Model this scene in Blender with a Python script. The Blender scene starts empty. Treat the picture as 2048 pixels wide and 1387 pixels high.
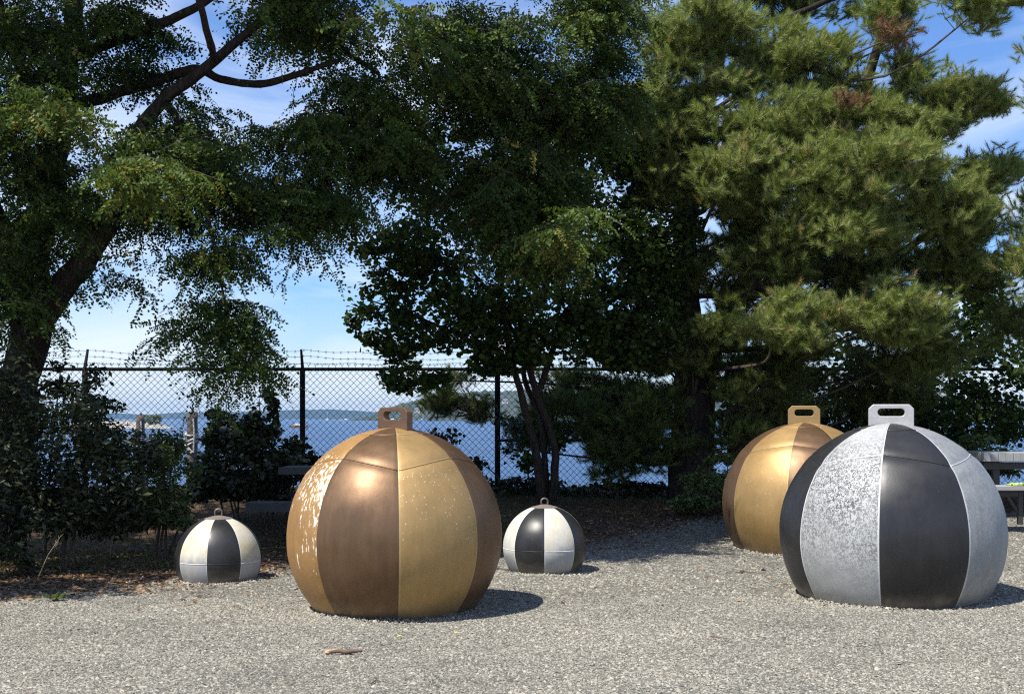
import bpy, bmesh, math, random
import numpy as np
from mathutils import Vector, noise as mnoise

SC = bpy.context.scene
COL = SC.collection
R = np.random.RandomState(7)
random.seed(7)
F, EYE, HOR = 2500.0, 1.5, 836.0          # focal length in photo pixels, eye height, horizon row

# ------------------------------------------------------------------ camera, sky, sun, exposure
cam = bpy.data.objects.new('camera', bpy.data.cameras.new('camera'))
COL.objects.link(cam)
cam.location = (0, 0, EYE)
cam.rotation_euler = (math.pi/2, 0, 0)
cam.data.sensor_width = 36
cam.data.lens = F/2048*36
cam.data.shift_y = (HOR-693.5)/2048
cam.data.clip_start = .1
cam.data.clip_end = 30000
SC.camera = cam

SUN_EL, SUN_AZ = math.radians(60), math.radians(231)     # azimuth clockwise from +Y: behind the camera, to the left
SUN = Vector((math.sin(SUN_AZ)*math.cos(SUN_EL), math.cos(SUN_AZ)*math.cos(SUN_EL), math.sin(SUN_EL)))
sun = bpy.data.objects.new('sun', bpy.data.lights.new('sun', 'SUN'))
COL.objects.link(sun)
sun.data.energy = 5.0
sun.data.angle = math.radians(.53)
sun.data.color = (1, .95, .87)
sun.rotation_euler = SUN.to_track_quat('Z', 'Y').to_euler()

world = bpy.data.worlds.new('World')
SC.world = world
world.use_nodes = True
wt = world.node_tree
wt.nodes.clear()


def nd(t, typ, **kw):
    n = t.nodes.new(typ)
    for k, v in kw.items():
        if k.startswith('i_'):
            n.inputs[k[2:].replace('_', ' ')].default_value = v
        else:
            setattr(n, k, v)
    return n


def ramp(t, fac, stops, interp='LINEAR'):
    r = t.nodes.new('ShaderNodeValToRGB')
    r.color_ramp.interpolation = interp
    e = r.color_ramp.elements
    while len(e) < len(stops):
        e.new(.5)
    for k, (p, c) in enumerate(stops):
        e[k].position = p
        e[k].color = (c, c, c, 1) if not hasattr(c, '__len__') else (*c, 1)
    t.links.new(fac, r.inputs[0])
    return r.outputs[0]


def mixc(t, fac, a, b, mode='MIX'):
    m = t.nodes.new('ShaderNodeMix')
    m.data_type = 'RGBA'
    m.blend_type = mode
    for sock, v in ((m.inputs[0], fac), (m.inputs[6], a), (m.inputs[7], b)):
        if hasattr(v, 'links') or hasattr(v, 'is_linked'):
            t.links.new(v, sock)
        elif hasattr(v, '__len__'):
            sock.default_value = (*v[:3], 1)
        else:
            sock.default_value = v
    return m.outputs[2]


def math_(t, op, a, b=0.0, c=None, clamp=False):
    m = t.nodes.new('ShaderNodeMath')
    m.operation = op
    m.use_clamp = clamp
    for i, v in enumerate((a, b) if c is None else (a, b, c)):
        if hasattr(v, 'is_linked'):
            t.links.new(v, m.inputs[i])
        else:
            m.inputs[i].default_value = v
    return m.outputs[0]


sky = nd(wt, 'ShaderNodeTexSky', sky_type='NISHITA', sun_disc=False, sun_elevation=SUN_EL, sun_rotation=SUN_AZ,
         air_density=1.0, dust_density=.4, ozone_density=2.5, altitude=0)
tc = nd(wt, 'ShaderNodeTexCoord')
mp = nd(wt, 'ShaderNodeMapping')
mp.inputs['Scale'].default_value = (3.2, 3.2, 10)
mp.inputs['Location'].default_value = (1.3, .4, 2.2)
wt.links.new(tc.outputs['Generated'], mp.inputs[0])
cn = nd(wt, 'ShaderNodeTexNoise', i_Scale=1.0, i_Detail=7.0, i_Roughness=.52)
cn.inputs['Distortion'].default_value = .6
wt.links.new(mp.outputs[0], cn.inputs[0])
sep = nd(wt, 'ShaderNodeSeparateXYZ')
wt.links.new(tc.outputs['Generated'], sep.inputs[0])
band = ramp(wt, sep.outputs[2], [(0.0, .95), (.03, .78), (.07, .52), (.12, .30), (.20, .20), (.30, .10)])
cl = math_(wt, 'ADD', ramp(wt, cn.outputs[0], [(.38, 0), (.64, .85)]), band)
cl = math_(wt, 'MULTIPLY', math_(wt, 'SUBTRACT', cl, .38), 1.35, clamp=True)
gain = mixc(wt, 1.0, sky.outputs[0], (.86, 1.14, 1.58), 'MULTIPLY')
skyc = mixc(wt, math_(wt, 'MULTIPLY', cl, .82), gain, (9.0, 9.7, 10.4))
bg = nd(wt, 'ShaderNodeBackground')
bg.inputs[1].default_value = .078
wt.links.new(skyc, bg.inputs[0])
wo = nd(wt, 'ShaderNodeOutputWorld')
wt.links.new(bg.outputs[0], wo.inputs[0])

SC.view_settings.view_transform = 'Standard'
SC.view_settings.look = 'None'
SC.view_settings.exposure = 0.57
SC.view_settings.gamma = 1.0
SC.view_settings.use_curve_mapping = False
SC.render.engine = 'CYCLES'
SC.cycles.use_denoising = False
SC.cycles.filter_width = 1.2
SC.cycles.sample_clamp_indirect = 4
SC.cycles.max_bounces = 6
SC.cycles.diffuse_bounces = 3
SC.cycles.glossy_bounces = 3
SC.cycles.transmission_bounces = 4


# ------------------------------------------------------------------ helpers
def P(x, y, d):
    """world point of photo pixel (x, y) at distance d along the view axis"""
    return Vector(((x-1024)/F*d, d, EYE+(HOR-y)/F*d))


def smooth(t):
    t = np.clip(t, 0, 1)
    return t*t*(3-2*t)


def ground_z(x, y):
    x, y = np.asarray(x, float), np.asarray(y, float)
    z = .42*smooth((y-14)/4.6)
    z = z + .012*np.sin(x*1.7+.6*y)*np.cos(y*1.3-.4*x) + .006*np.sin(3.9*x+1)*np.sin(4.3*y)
    z = z - 5.6*smooth((y-19.6)/6.5)
    return z


def tag(o, label=None, cat=None, group=None, kind=None):
    if label: o['label'] = label
    if cat: o['category'] = cat
    if group: o['group'] = group
    if kind: o['kind'] = kind
    return o


def thing(name, label, cat, loc=(0, 0, 0), rz=0, group=None):
    o = bpy.data.objects.new(name, None)
    COL.objects.link(o)
    o.location = loc
    o.rotation_euler = (0, 0, rz)
    o.empty_display_size = .2
    return tag(o, label, cat, group)


def link(name, me, mat, parent=None, kind=None):
    o = bpy.data.objects.new(name, me)
    COL.objects.link(o)
    if mat and not me.materials:
        me.materials.append(mat)
    if parent: o.parent = parent
    if kind: o['kind'] = kind
    return o


def np_mesh(name, V, T, smooth_=False, tint=None, uv=None):
    """mesh from numpy vertices (n,3), faces (m,3) or (m,4), optional per-vertex float 'tint' and per-vertex uv"""
    V = np.asarray(V, np.float32)
    T = np.asarray(T, np.int32)
    k = T.shape[1]
    me = bpy.data.meshes.new(name)
    me.vertices.add(len(V))
    me.vertices.foreach_set('co', V.ravel())
    me.loops.add(T.size)
    me.loops.foreach_set('vertex_index', T.ravel())
    me.polygons.add(len(T))
    me.polygons.foreach_set('loop_start', np.arange(0, T.size, k, dtype=np.int32))
    me.polygons.foreach_set('loop_total', np.full(len(T), k, np.int32))
    if smooth_:
        me.polygons.foreach_set('use_smooth', np.ones(len(T), bool))
    if tint is not None:
        a = me.attributes.new('tint', 'FLOAT', 'POINT')
        a.data.foreach_set('value', np.asarray(tint, np.float32))
    if uv is not None:
        l = me.uv_layers.new(name='UVMap')
        l.data.foreach_set('uv', np.asarray(uv, np.float32)[T.ravel()].ravel())
    me.update(calc_edges=True)
    return me


class MB:
    """collects vertices and faces, builds ONE mesh"""
    def __init__(s):
        s.v, s.f = [], []

    def box(s, c, d, rz=0, tilt=None):
        hx, hy, hz = d[0]/2, d[1]/2, d[2]/2
        b = len(s.v)
        ca, sa = math.cos(rz), math.sin(rz)
        for z in (-hz, hz):
            for x, y in ((-hx, -hy), (hx, -hy), (hx, hy), (-hx, hy)):
                s.v.append((c[0]+x*ca-y*sa, c[1]+x*sa+y*ca, c[2]+z))
        s.f += [tuple(b+i for i in q) for q in ((3, 2, 1, 0), (4, 5, 6, 7), (0, 1, 5, 4), (1, 2, 6, 5), (2, 3, 7, 6), (3, 0, 4, 7))]
        return s

    def tube(s, pts, radii, n=6, cap=True, wob=0.0):
        pts = [Vector(p) for p in pts]
        b = len(s.v)
        ref = Vector((.31, .17, .93))
        for i, p in enumerate(pts):
            d = (pts[min(i+1, len(pts)-1)]-pts[max(i-1, 0)]).normalized()
            if abs(d.dot(ref)) > .97: ref = Vector((1, 0, 0))
            u = (ref-d*ref.dot(d)).normalized()
            w = d.cross(u)
            ref = u
            r = radii[i] if hasattr(radii, '__len__') else radii
            for k in range(n):
                a = 2*math.pi*k/n
                rr = r*(1+wob*(random.random()-.5)*2)
                s.v.append(tuple(p+(u*math.cos(a)+w*math.sin(a))*rr))
        for i in range(len(pts)-1):
            for k in range(n):
                k2 = (k+1) % n
                s.f.append((b+i*n+k, b+i*n+k2, b+(i+1)*n+k2, b+(i+1)*n+k))
        if cap:
            s.f.append(tuple(b+k for k in range(n))[::-1])
            e = b+(len(pts)-1)*n
            s.f.append(tuple(e+k for k in range(n)))
        return s

    def build(s, name, mat, parent=None, kind=None, sm=False, bevel=0):
        me = bpy.data.meshes.new(name)
        me.from_pydata(s.v, [], s.f)
        if sm:
            me.polygons.foreach_set('use_smooth', np.ones(len(me.polygons), bool))
        me.update()
        o = link(name, me, mat, parent, kind)
        if bevel:
            m = o.modifiers.new('bevel', 'BEVEL')
            m.width = bevel
            m.segments = 2
        return o


def spline(pts, rad, n=8):
    """Catmull-Rom through points with radii"""
    pts = [Vector(p) for p in pts]
    out, ro = [], []
    for i in range(len(pts)-1):
        p0, p1, p2, p3 = pts[max(i-1, 0)], pts[i], pts[i+1], pts[min(i+2, len(pts)-1)]
        for k in range(n):
            t = k/n
            out.append(.5*((2*p1)+(p2-p0)*t+(2*p0-5*p1+4*p2-p3)*t*t+(3*p1-p0-3*p2+p3)*t**3))
            ro.append(rad[i]*(1-t)+rad[i+1]*t)
    out.append(pts[-1]); ro.append(rad[-1])
    return out, ro


# ------------------------------------------------------------------ materials
def material(name):
    m = bpy.data.materials.new(name)
    m.use_nodes = True
    t = m.node_tree
    b = t.nodes['Principled BSDF']
    return m, t, b


def bump(t, b, h, strength=.3, dist=.01):
    n = nd(t, 'ShaderNodeBump')
    n.inputs['Strength'].default_value = strength
    n.inputs['Distance'].default_value = dist
    t.links.new(h, n.inputs['Height'])
    t.links.new(n.outputs[0], b.inputs['Normal'])


def noise_(t, scale, detail=4, rough=.55, vec=None, dist=0):
    n = nd(t, 'ShaderNodeTexNoise', i_Scale=scale, i_Detail=detail, i_Roughness=rough)
    n.inputs['Distortion'].default_value = dist
    if vec is not None: t.links.new(vec, n.inputs[0])
    return n.outputs[0]


def objco(t, sc=(1, 1, 1)):
    tcn = nd(t, 'ShaderNodeTexCoord')
    m = nd(t, 'ShaderNodeMapping')
    m.inputs['Scale'].default_value = sc
    t.links.new(tcn.outputs['Object'], m.inputs[0])
    return m.outputs[0]


def simple(name, c, rough=.6, metal=0, var=.15, scale=12, bmp=0.1, spec=.5):
    m, t, b = material(name)
    co = objco(t)
    n = noise_(t, scale, 5, .6, co)
    t.links.new(mixc(t, n, [v*(1-var) for v in c], [v*(1+var) for v in c]), b.inputs['Base Color'])
    b.inputs['Roughness'].default_value = rough
    b.inputs['Metallic'].default_value = metal
    b.inputs['Specular IOR Level'].default_value = spec
    if bmp: bump(t, b, noise_(t, scale*4, 4, .6, co), bmp, .01)
    return m


def leaf_mat(name, stops, rough=.45, trans=.3, spec=.35):
    m, t, b = material(name)
    a = nd(t, 'ShaderNodeAttribute', attribute_name='tint')
    c = ramp(t, a.outputs['Fac'], stops)
    t.links.new(c, b.inputs['Base Color'])
    b.inputs['Roughness'].default_value = rough
    b.inputs['Specular IOR Level'].default_value = spec
    tr = nd(t, 'ShaderNodeBsdfTranslucent')
    t.links.new(mixc(t, 1.0, c, (1.1, 1.25, .5), 'MULTIPLY'), tr.inputs[0])
    mx = nd(t, 'ShaderNodeMixShader')
    mx.inputs[0].default_value = trans
    t.links.new(b.outputs[0], mx.inputs[1])
    t.links.new(tr.outputs[0], mx.inputs[2])
    t.links.new(mx.outputs[0], t.nodes['Material Output'].inputs[0])
    return m


def bark_mat(name, c):
    m, t, b = material(name)
    co = objco(t, (1, 1, .25))
    n = noise_(t, 22, 6, .65, co, .5)
    t.links.new(mixc(t, ramp(t, n, [(.35, 0), (.65, 1)]), [v*.45 for v in c], [v*1.35 for v in c]), b.inputs['Base Color'])
    b.inputs['Roughness'].default_value = .9
    b.inputs['Specular IOR Level'].default_value = .2
    bump(t, b, n, .9, .03)
    return m


M_BARK = bark_mat('bark_brown', (.042, .031, .023))
M_PINEBARK = bark_mat('bark_pine', (.032, .024, .019))
M_TWIG = simple('twig_wood', (.07, .05, .035), .85, bmp=0)
M_LOCUST = leaf_mat('locust_leaf', [(0, (.022, .034, .009)), (.45, (.046, .074, .016)), (.85, (.098, .142, .028)), (.95, (.13, .16, .034)), (1, (.26, .19, .04))], .5, .25, .15)
M_ROUND = leaf_mat('round_leaf', [(0, (.022, .036, .010)), (.6, (.055, .088, .020)), (.95, (.090, .135, .028)), (1, (.16, .14, .03))], .55, .32, .15)
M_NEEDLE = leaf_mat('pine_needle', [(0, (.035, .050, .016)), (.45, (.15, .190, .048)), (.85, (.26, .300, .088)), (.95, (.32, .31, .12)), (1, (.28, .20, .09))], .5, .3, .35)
M_DEADNEEDLE = leaf_mat('dead_needle', [(0, (.12, .06, .035)), (1, (.23, .13, .07))], .7, .1, .2)
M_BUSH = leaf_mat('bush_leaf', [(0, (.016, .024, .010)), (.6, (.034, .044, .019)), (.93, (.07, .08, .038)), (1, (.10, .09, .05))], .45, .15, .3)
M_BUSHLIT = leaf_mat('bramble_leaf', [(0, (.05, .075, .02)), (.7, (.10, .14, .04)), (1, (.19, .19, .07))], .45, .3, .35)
M_GRASS = leaf_mat('grass_blade', [(0, (.035, .055, .015)), (.6, (.07, .09, .025)), (.85, (.16, .14, .06)), (1, (.26, .21, .11))], .7, .25, .2)
M_LITTER = leaf_mat('litter', [(0, (.07, .045, .028)), (.5, (.20, .12, .07)), (.85, (.34, .23, .14)), (1, (.45, .36, .24))], .85, .1, .1)


def gravel_stone_mat():
    m, t, b = material('gravel_stone')
    a = nd(t, 'ShaderNodeAttribute', attribute_name='tint')
    c = ramp(t, a.outputs['Fac'], [(0, (.055, .053, .046)), (.25, (.15, .142, .120)), (.5, (.235, .222, .184)), (.75, (.33, .309, .252)), (.95, (.43, .405, .335)), (1, (.27, .185, .125))])
    t.links.new(c, b.inputs['Base Color'])
    b.inputs['Roughness'].default_value = .85
    b.inputs['Specular IOR Level'].default_value = .25
    return m


M_STONE = gravel_stone_mat()


def ground_mat():
    m, t, b = material('gravel_ground')
    tcn = nd(t, 'ShaderNodeTexCoord')
    co = tcn.outputs['Object']
    v = nd(t, 'ShaderNodeTexVoronoi', i_Scale=75.0)
    t.links.new(co, v.inputs[0])
    sp = nd(t, 'ShaderNodeSeparateColor')
    t.links.new(v.outputs['Color'], sp.inputs[0])
    grav = ramp(t, sp.outputs[0], [(0, (.06, .058, .05)), (.3, (.125, .119, .10)), (.65, (.195, .184, .152)), (1, (.30, .284, .235))])
    big = noise_(t, .55, 5, .6, co)
    grav = mixc(t, ramp(t, big, [(.4, 0), (.65, .22)]), grav, (.20, .175, .14))
    n2 = noise_(t, 30, 5, .7, co)
    soil = mixc(t, ramp(t, n2, [(.35, 0), (.7, 1)]), (.055, .035, .022), (.17, .105, .065))
    a = nd(t, 'ShaderNodeAttribute', attribute_name='tint')
    f = math_(t, 'ADD', a.outputs['Fac'], math_(t, 'MULTIPLY', math_(t, 'SUBTRACT', noise_(t, 2.2, 6, .65, co), .5), .9))
    t.links.new(mixc(t, ramp(t, f, [(.4, 0), (.62, 1)]), grav, soil), b.inputs['Base Color'])
    b.inputs['Roughness'].default_value = .95
    b.inputs['Specular IOR Level'].default_value = .15
    bump(t, b, math_(t, 'ADD', v.outputs['Distance'], n2), 1.0, .012)
    return m


def uvn(t):
    u = nd(t, 'ShaderNodeUVMap', uv_map='UVMap')
    s = nd(t, 'ShaderNodeSeparateXYZ')
    t.links.new(u.outputs[0], s.inputs[0])
    return u.outputs[0], s.outputs[0], s.outputs[1]


def paint(name, c, rough, metal, flake=0, flakec=(.72, .66, .52), speck=0, streak=.25, stain=None, edge=None, scuff=0, coat=0.0, lo=None):
    """weathered paint on steel: streaks run down the panel, flakes bare the primer, specks are chips"""
    m, t, b = material(name)
    uv, u, v = uvn(t)
    co = objco(t)
    st = noise_(t, 3.5, 6, .65, objco(t, (5, 5, .8)))
    bl = noise_(t, 2.2, 5, .6, co)
    col = mixc(t, ramp(t, st, [(.3, 0), (.72, 1)]), [k*(1-streak) for k in c], [k*(1+streak*.8) for k in c])
    col = mixc(t, ramp(t, bl, [(.38, 0), (.7, .5)]), col, [min(1, k*1.25+.012) for k in c])
    rg = ramp(t, bl, [(.3, max(.05, rough-.07)), (.7, rough+.1)])
    if lo:                     # another tone below the equator seam (bare zinc under worn paint)
        f = math_(t, 'ADD', v, math_(t, 'MULTIPLY', math_(t, 'SUBTRACT', noise_(t, 7, 6, .7, co), .5), .22))
        col = mixc(t, ramp(t, f, [(lo[0]-.02, 0), (lo[0]+.04, 1)]), col, mixc(t, st, [k*.8 for k in lo[1]], [k*1.15 for k in lo[1]]))
    if stain:
        f = noise_(t, 4.5, 6, .7, co, .4)
        f = math_(t, 'MULTIPLY', ramp(t, f, [(.42, 0), (.68, 1)]), ramp(t, v, [(.10, 0), (.2, 1), (.42, .8), (.62, .15)]))
        col = mixc(t, f, col, stain)
    hgt = noise_(t, 60, 3, .5, co)
    if scuff:                  # dense wormy black wear
        w = noise_(t, 46, 3, .55, objco(t, (1, 1, .8)), 1.8)
        w2 = noise_(t, 26, 4, .65, objco(t, (1, 1, .8)), 1.0)
        big = noise_(t, 2.6, 3, .5, co)
        msk = math_(t, 'MULTIPLY', ramp(t, v, [(.14, .35), (.26, 1), (.40, 1), (.52, .7), (.62, .25), (.75, .12)]), ramp(t, big, [(.3, .55), (.6, 1.0)]))
        dots = math_(t, 'MAXIMUM', ramp(t, w, [(.485, 0), (.53, 1)]), math_(t, 'MULTIPLY', ramp(t, w2, [(.54, 0), (.62, 1)]), .6))
        col = mixc(t, math_(t, 'MULTIPLY', dots, math_(t, 'MULTIPLY', msk, scuff)), col, (.05, .055, .06))
    if speck:
        k = nd(t, 'ShaderNodeTexVoronoi', i_Scale=62.0)
        t.links.new(objco(t, (1, 1, .7)), k.inputs[0])
        sc_ = nd(t, 'ShaderNodeSeparateColor')
        t.links.new(k.outputs['Color'], sc_.inputs[0])
        big = noise_(t, 2.0, 3, .55, co)
        msk = math_(t, 'MULTIPLY', ramp(t, big, [(.36, 0.1), (.55, 1)]), ramp(t, v, [(.18, .1), (.28, 1), (.50, 1), (.6, .1)]))
        thr = math_(t, 'MULTIPLY', math_(t, 'MULTIPLY', msk, speck), ramp(t, sc_.outputs[1], [(.40, 0), (1.0, .33)]))
        f = math_(t, 'LESS_THAN', k.outputs['Distance'], thr)
        col = mixc(t, f, col, flakec)
    if flake:
        n1 = noise_(t, 24, 8, .7, objco(t, (1.5, 1.5, .42)), .25)
        n2 = noise_(t, 1.6, 3, .5, co)
        win = ramp(t, v, [(.12, .1), (.24, .8), (.33, 1), (.45, .75), (.58, .45), (.66, 0)])
        edg = ramp(t, u, [(.25, .0), (.7, .05), (.94, .09), (1, .125)])
        thr = math_(t, 'ADD', math_(t, 'ADD', n1, math_(t, 'MULTIPLY', n2, .25)), math_(t, 'MULTIPLY', edg, flake))
        thr = math_(t, 'MULTIPLY', thr, math_(t, 'ADD', .72, math_(t, 'MULTIPLY', win, .28)))
        f = ramp(t, thr, [(.700, 0), (.708, 1)])
        col = mixc(t, f, col, flakec)
        rg = mixc(t, f, rg, (.8, .8, .8))
        b_metal = math_(t, 'MULTIPLY', math_(t, 'SUBTRACT', 1.0, f), metal)
        t.links.new(b_metal, b.inputs['Metallic'])
    else:
        b.inputs['Metallic'].default_value = metal
    if edge:                   # worn line along both panel edges
        e = math_(t, 'ABSOLUTE', math_(t, 'SUBTRACT', u, .5))
        f = math_(t, 'GREATER_THAN', math_(t, 'ADD', e, math_(t, 'MULTIPLY', noise_(t, 14, 4, .6, co), .03)), .497)
        col = mixc(t, math_(t, 'MULTIPLY', f, .75), col, edge)
    ge = nd(t, 'ShaderNodeNewGeometry')
    gs = nd(t, 'ShaderNodeSeparateXYZ')
    t.links.new(ge.outputs['Position'], gs.inputs[0])
    dz = math_(t, 'ADD', gs.outputs[2], math_(t, 'MULTIPLY', math_(t, 'SUBTRACT', noise_(t, 9, 6, .7, co), .5), .2))
    col = mixc(t, ramp(t, dz, [(.0, .6), (.05, .28), (.13, 0)]), col, (.25, .215, .165))
    t.links.new(col, b.inputs['Base Color'])
    t.links.new(rg, b.inputs['Roughness'])
    b.inputs['Coat Weight'].default_value = coat
    b.inputs['Coat Roughness'].default_value = .25
    bump(t, b, math_(t, 'ADD', hgt, math_(t, 'MULTIPLY', bl, 4.0)), .05, .01)
    return m


M_GOLD = paint('gold_paint', (.37, .235, .09), .48, .45, speck=.75, streak=.12, edge=(.44, .32, .15))
M_GOLDFLAKE = paint('gold_paint_flaking', (.36, .20, .07), .5, .35, flake=1.0, speck=.4, streak=.15)
M_BRONZE = paint('bronze_paint', (.155, .090, .046), .46, .6, streak=.2)
M_BLACK = paint('black_paint', (.016, .0155, .0155), .42, .0, speck=.22, flakec=(.4, .4, .4), streak=.3)
M_SILVERSCUFF = paint('silver_paint_scuffed', (.40, .405, .39), .6, .15, streak=.10, scuff=.9, edge=(.62, .62, .60))
M_SILVER = paint('silver_paint', (.29, .297, .29), .55, .3, streak=.22, scuff=.30, edge=(.55, .555, .55))
M_CREAM = paint('cream_paint_worn', (.55, .515, .41), .6, .0, streak=.14, stain=(.50, .40, .20), edge=(.7, .69, .64), lo=(.46, (.33, .34, .35)))
M_WHITEZINC = paint('white_paint_worn', (.54, .53, .475), .58, .0, streak=.15, stain=(.54, .46, .29), edge=(.75, .75, .72), lo=(.51, (.34, .35, .35)))
M_GOLDSTEEL = simple('gold_lug', (.36, .235, .10), .45, .4, .2, 20, .15)
M_BRONZESTEEL = simple('bronze_lug', (.16, .095, .055), .45, .4, .35, 20, .15)
M_SILVERSTEEL = simple('silver_lug', (.46, .455, .43), .5, .3, .25, 24, .15)
M_RUST = simple('rusty_cap', (.20, .165, .14), .7, .3, .45, 16, .2)
M_RING = simple('galvanised_ring', (.16, .14, .125), .5, .6, .4, 30, .1)
M_GALV = simple('fence_steel_shaded', (.010, .010, .011), .75, .0, .2, 20, .05, .15)  # near-black steel: the canopy's shade is put into the colour
M_WIRE = simple('fence_wire_shaded', (.013, .014, .015), .75, .0, .2, 40, 0, .15)  # wire darkened like the posts, shade carried by the colour
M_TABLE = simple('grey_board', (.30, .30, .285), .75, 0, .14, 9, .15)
M_TABLE_SHADED = simple('grey_board_shaded', (.055, .057, .056), .75, 0, .14, 9, .15)  # same grey board, with the deep tree shade put into its colour
M_LEG = simple('table_steel', (.05, .045, .04), .6, .2, .2, 14, .1)
M_ROCK = simple('jetty_rock', (.30, .275, .235), .9, 0, .45, .12, 0)
M_PILE = simple('piling_wood', (.10, .083, .066), .9, 0, .5, 6, .4)
M_GUANO = simple('pale_droppings', (.36, .34, .30), .9, 0, .2, 10, .1)
M_ROPE = simple('pale_rope', (.40, .375, .33), .9, 0, .2, 30, .2)
M_WHITE = simple('white_hull', (.75, .75, .74), .4, 0, .05, 3, 0)
M_BOATRED = simple('orange_hull', (.45, .22, .12), .5, 0, .1, 3, 0)
M_ROOF = simple('house_roof', (.16, .13, .12), .8, 0, .1, .4, 0)
M_WALL = simple('house_wall', (.55, .53, .49), .8, 0, .1, .4, 0)
M_PANE = simple('house_pane', (.03, .04, .05), .15, 0, 0, .4, 0)
M_VEST = simple('hi_vis_cloth', (.36, .47, .07), .7, 0, .08, 20, .1)
M_TAPE = simple('reflective_tape', (.55, .56, .57), .35, .3, .05, 20, 0)
M_STICK = simple('stick_bark', (.13, .085, .06), .85, 0, .3, 40, .3)
M_STICKEND = simple('stick_bare_wood', (.48, .32, .19), .8, 0, .25, 60, .2)
M_LEAFYEL = simple('yellow_leaf', (.55, .46, .10), .7, 0, .1, 20, 0)
M_STALK = simple('dry_stalk', (.38, .30, .18), .85, 0, .2, 30, 0)


def hill_mat(name, a, b_, sc):
    m, t, b = material(name)
    co = objco(t)
    n = noise_(t, sc, 6, .7, co)
    t.links.new(mixc(t, ramp(t, n, [(.4, 0), (.65, 1)]), a, b_), b.inputs['Base Color'])
    b.inputs['Roughness'].default_value = 1
    b.inputs['Specular IOR Level'].default_value = 0
    return m


M_HILLFAR = hill_mat('far_forest', (.03, .05, .045), (.045, .065, .055), .004)
M_HILLNEAR = hill_mat('near_forest', (.03, .05, .03), (.09, .09, .065), .03)


def water_mat():
    m, t, b = material('sea_water')
    b.inputs['Base Color'].default_value = (.012, .055, .135, 1)
    b.inputs['Roughness'].default_value = .22
    b.inputs['IOR'].default_value = 1.33
    b.inputs['Specular IOR Level'].default_value = .35
    n = noise_(t, .9, 6, .7, objco(t, (.5, 1.0, 1)))
    n2 = noise_(t, .02, 4, .6, objco(t, (.4, 1.6, 1)))
    t.links.new(mixc(t, ramp(t, n2, [(.35, 0), (.65, 1)]), (.006, .045, .135), (.010, .066, .180)), b.inputs['Base Color'])
    bump(t, b, n, 1.0, .6)
    return m


M_WATER = water_mat()

# ------------------------------------------------------------------ ground, water, hills, haze
gx = np.unique(np.concatenate([np.linspace(-70, -9, 40), np.linspace(-9, 9, 110), np.linspace(9, 70, 40)]))
gy = np.unique(np.concatenate([np.linspace(-40, 5, 30), np.linspace(5, 20, 140), np.linspace(20, 32, 30)]))
GX, GY = np.meshgrid(gx, gy)


def gravel_edge(x):
    return np.interp(x, [-12, -4.5, -3.2, -2, 0, 1.5, 2.6, 6, 12], [9.6, 10.6, 11.6, 12.8, 13.9, 15.2, 16.4, 16.6, 16.8])


GV = np.stack([GX.ravel(), GY.ravel(), ground_z(GX, GY).ravel()], 1)
ni, nj = len(gy), len(gx)
idx = np.arange(ni*nj).reshape(ni, nj)
GQ = np.stack([idx[:-1, :-1].ravel(), idx[:-1, 1:].ravel(), idx[1:, 1:].ravel(), idx[1:, :-1].ravel()], 1)
gt = np.clip((GV[:, 1]-gravel_edge(GV[:, 0]))/1.6+.5, 0, 1)
tag(link('ground', np_mesh('ground', GV, GQ, True, tint=gt), ground_mat()), kind='structure')

SEA = -3.0
wm = MB()
wm.v = [(-9000, 21, SEA), (9000, 21, SEA), (9000, 9500, SEA), (-9000, 9500, SEA)]
wm.f = [(0, 1, 2, 3)]
wm.build('water', M_WATER, kind='structure')


def hills(name, prof, d, depth, mat, jag, step):
    """a ridge at distance d whose skyline follows (photo x, photo y) points, with a sloping front and back"""
    xs = np.arange(prof[0][0], prof[-1][0]+.1, step)
    ys = np.interp(xs, [p[0] for p in prof], [p[1] for p in prof])
    V, Q = [], []
    rows = [(0, 0), (.25, .45), (.55, .8), (1, 1), (2.2, 0)]
    for r, (dy, hz) in enumerate(rows):
        for i, x in enumerate(xs):
            top = EYE+(HOR-ys[i])/F*(d+depth)
            j = jag*(mnoise.noise(Vector((x*.11, r*3.1, 2)))+.6*mnoise.noise(Vector((x*.37, r*1.3, 5)))) if 0 < hz else 0
            V.append(((x-1024)/F*(d+depth), d+depth*dy, SEA-1+(max(top-SEA, 2)+j)*hz+(1 if hz else 0)))
    n = len(xs)
    for r in range(len(rows)-1):
        for i in range(n-1):
            Q.append((r*n+i, r*n+i+1, (r+1)*n+i+1, (r+1)*n+i))
    return tag(link(name, np_mesh(name, np.array(V), np.array(Q), False), mat), kind='structure')


hills('hills', [(-900, 826), (100, 826), (230, 826), (300, 829), (360, 824), (430, 824), (520, 822), (600, 819), (660, 818), (720, 821), (780, 826), (1400, 828), (2900, 826)], 6500, 500, M_HILLFAR, 2.5, 3)
hills('hills', [(735, 836), (760, 831), (775, 820), (800, 808), (840, 797), (880, 789), (940, 783), (1010, 781), (1100, 786), (1250, 792), (1500, 800), (2500, 812)], 2400, 350, M_HILLNEAR, 5, 2)

haze = MB().box((0, 4400, 44), (17000, 9400, 108))
hz = haze.build('haze', None, kind='stuff')
hm, ht, hb = material('haze_air')
ht.nodes.remove(hb)
pv = nd(ht, 'ShaderNodeVolumePrincipled')
pv.inputs['Color'].default_value = (.40, .66, 1, 1)
pv.inputs['Density'].default_value = .85e-4
pv.inputs['Anisotropy'].default_value = .2
ht.links.new(pv.outputs[0], ht.nodes['Material Output'].inputs['Volume'])
hz.data.materials.append(hm)


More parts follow.
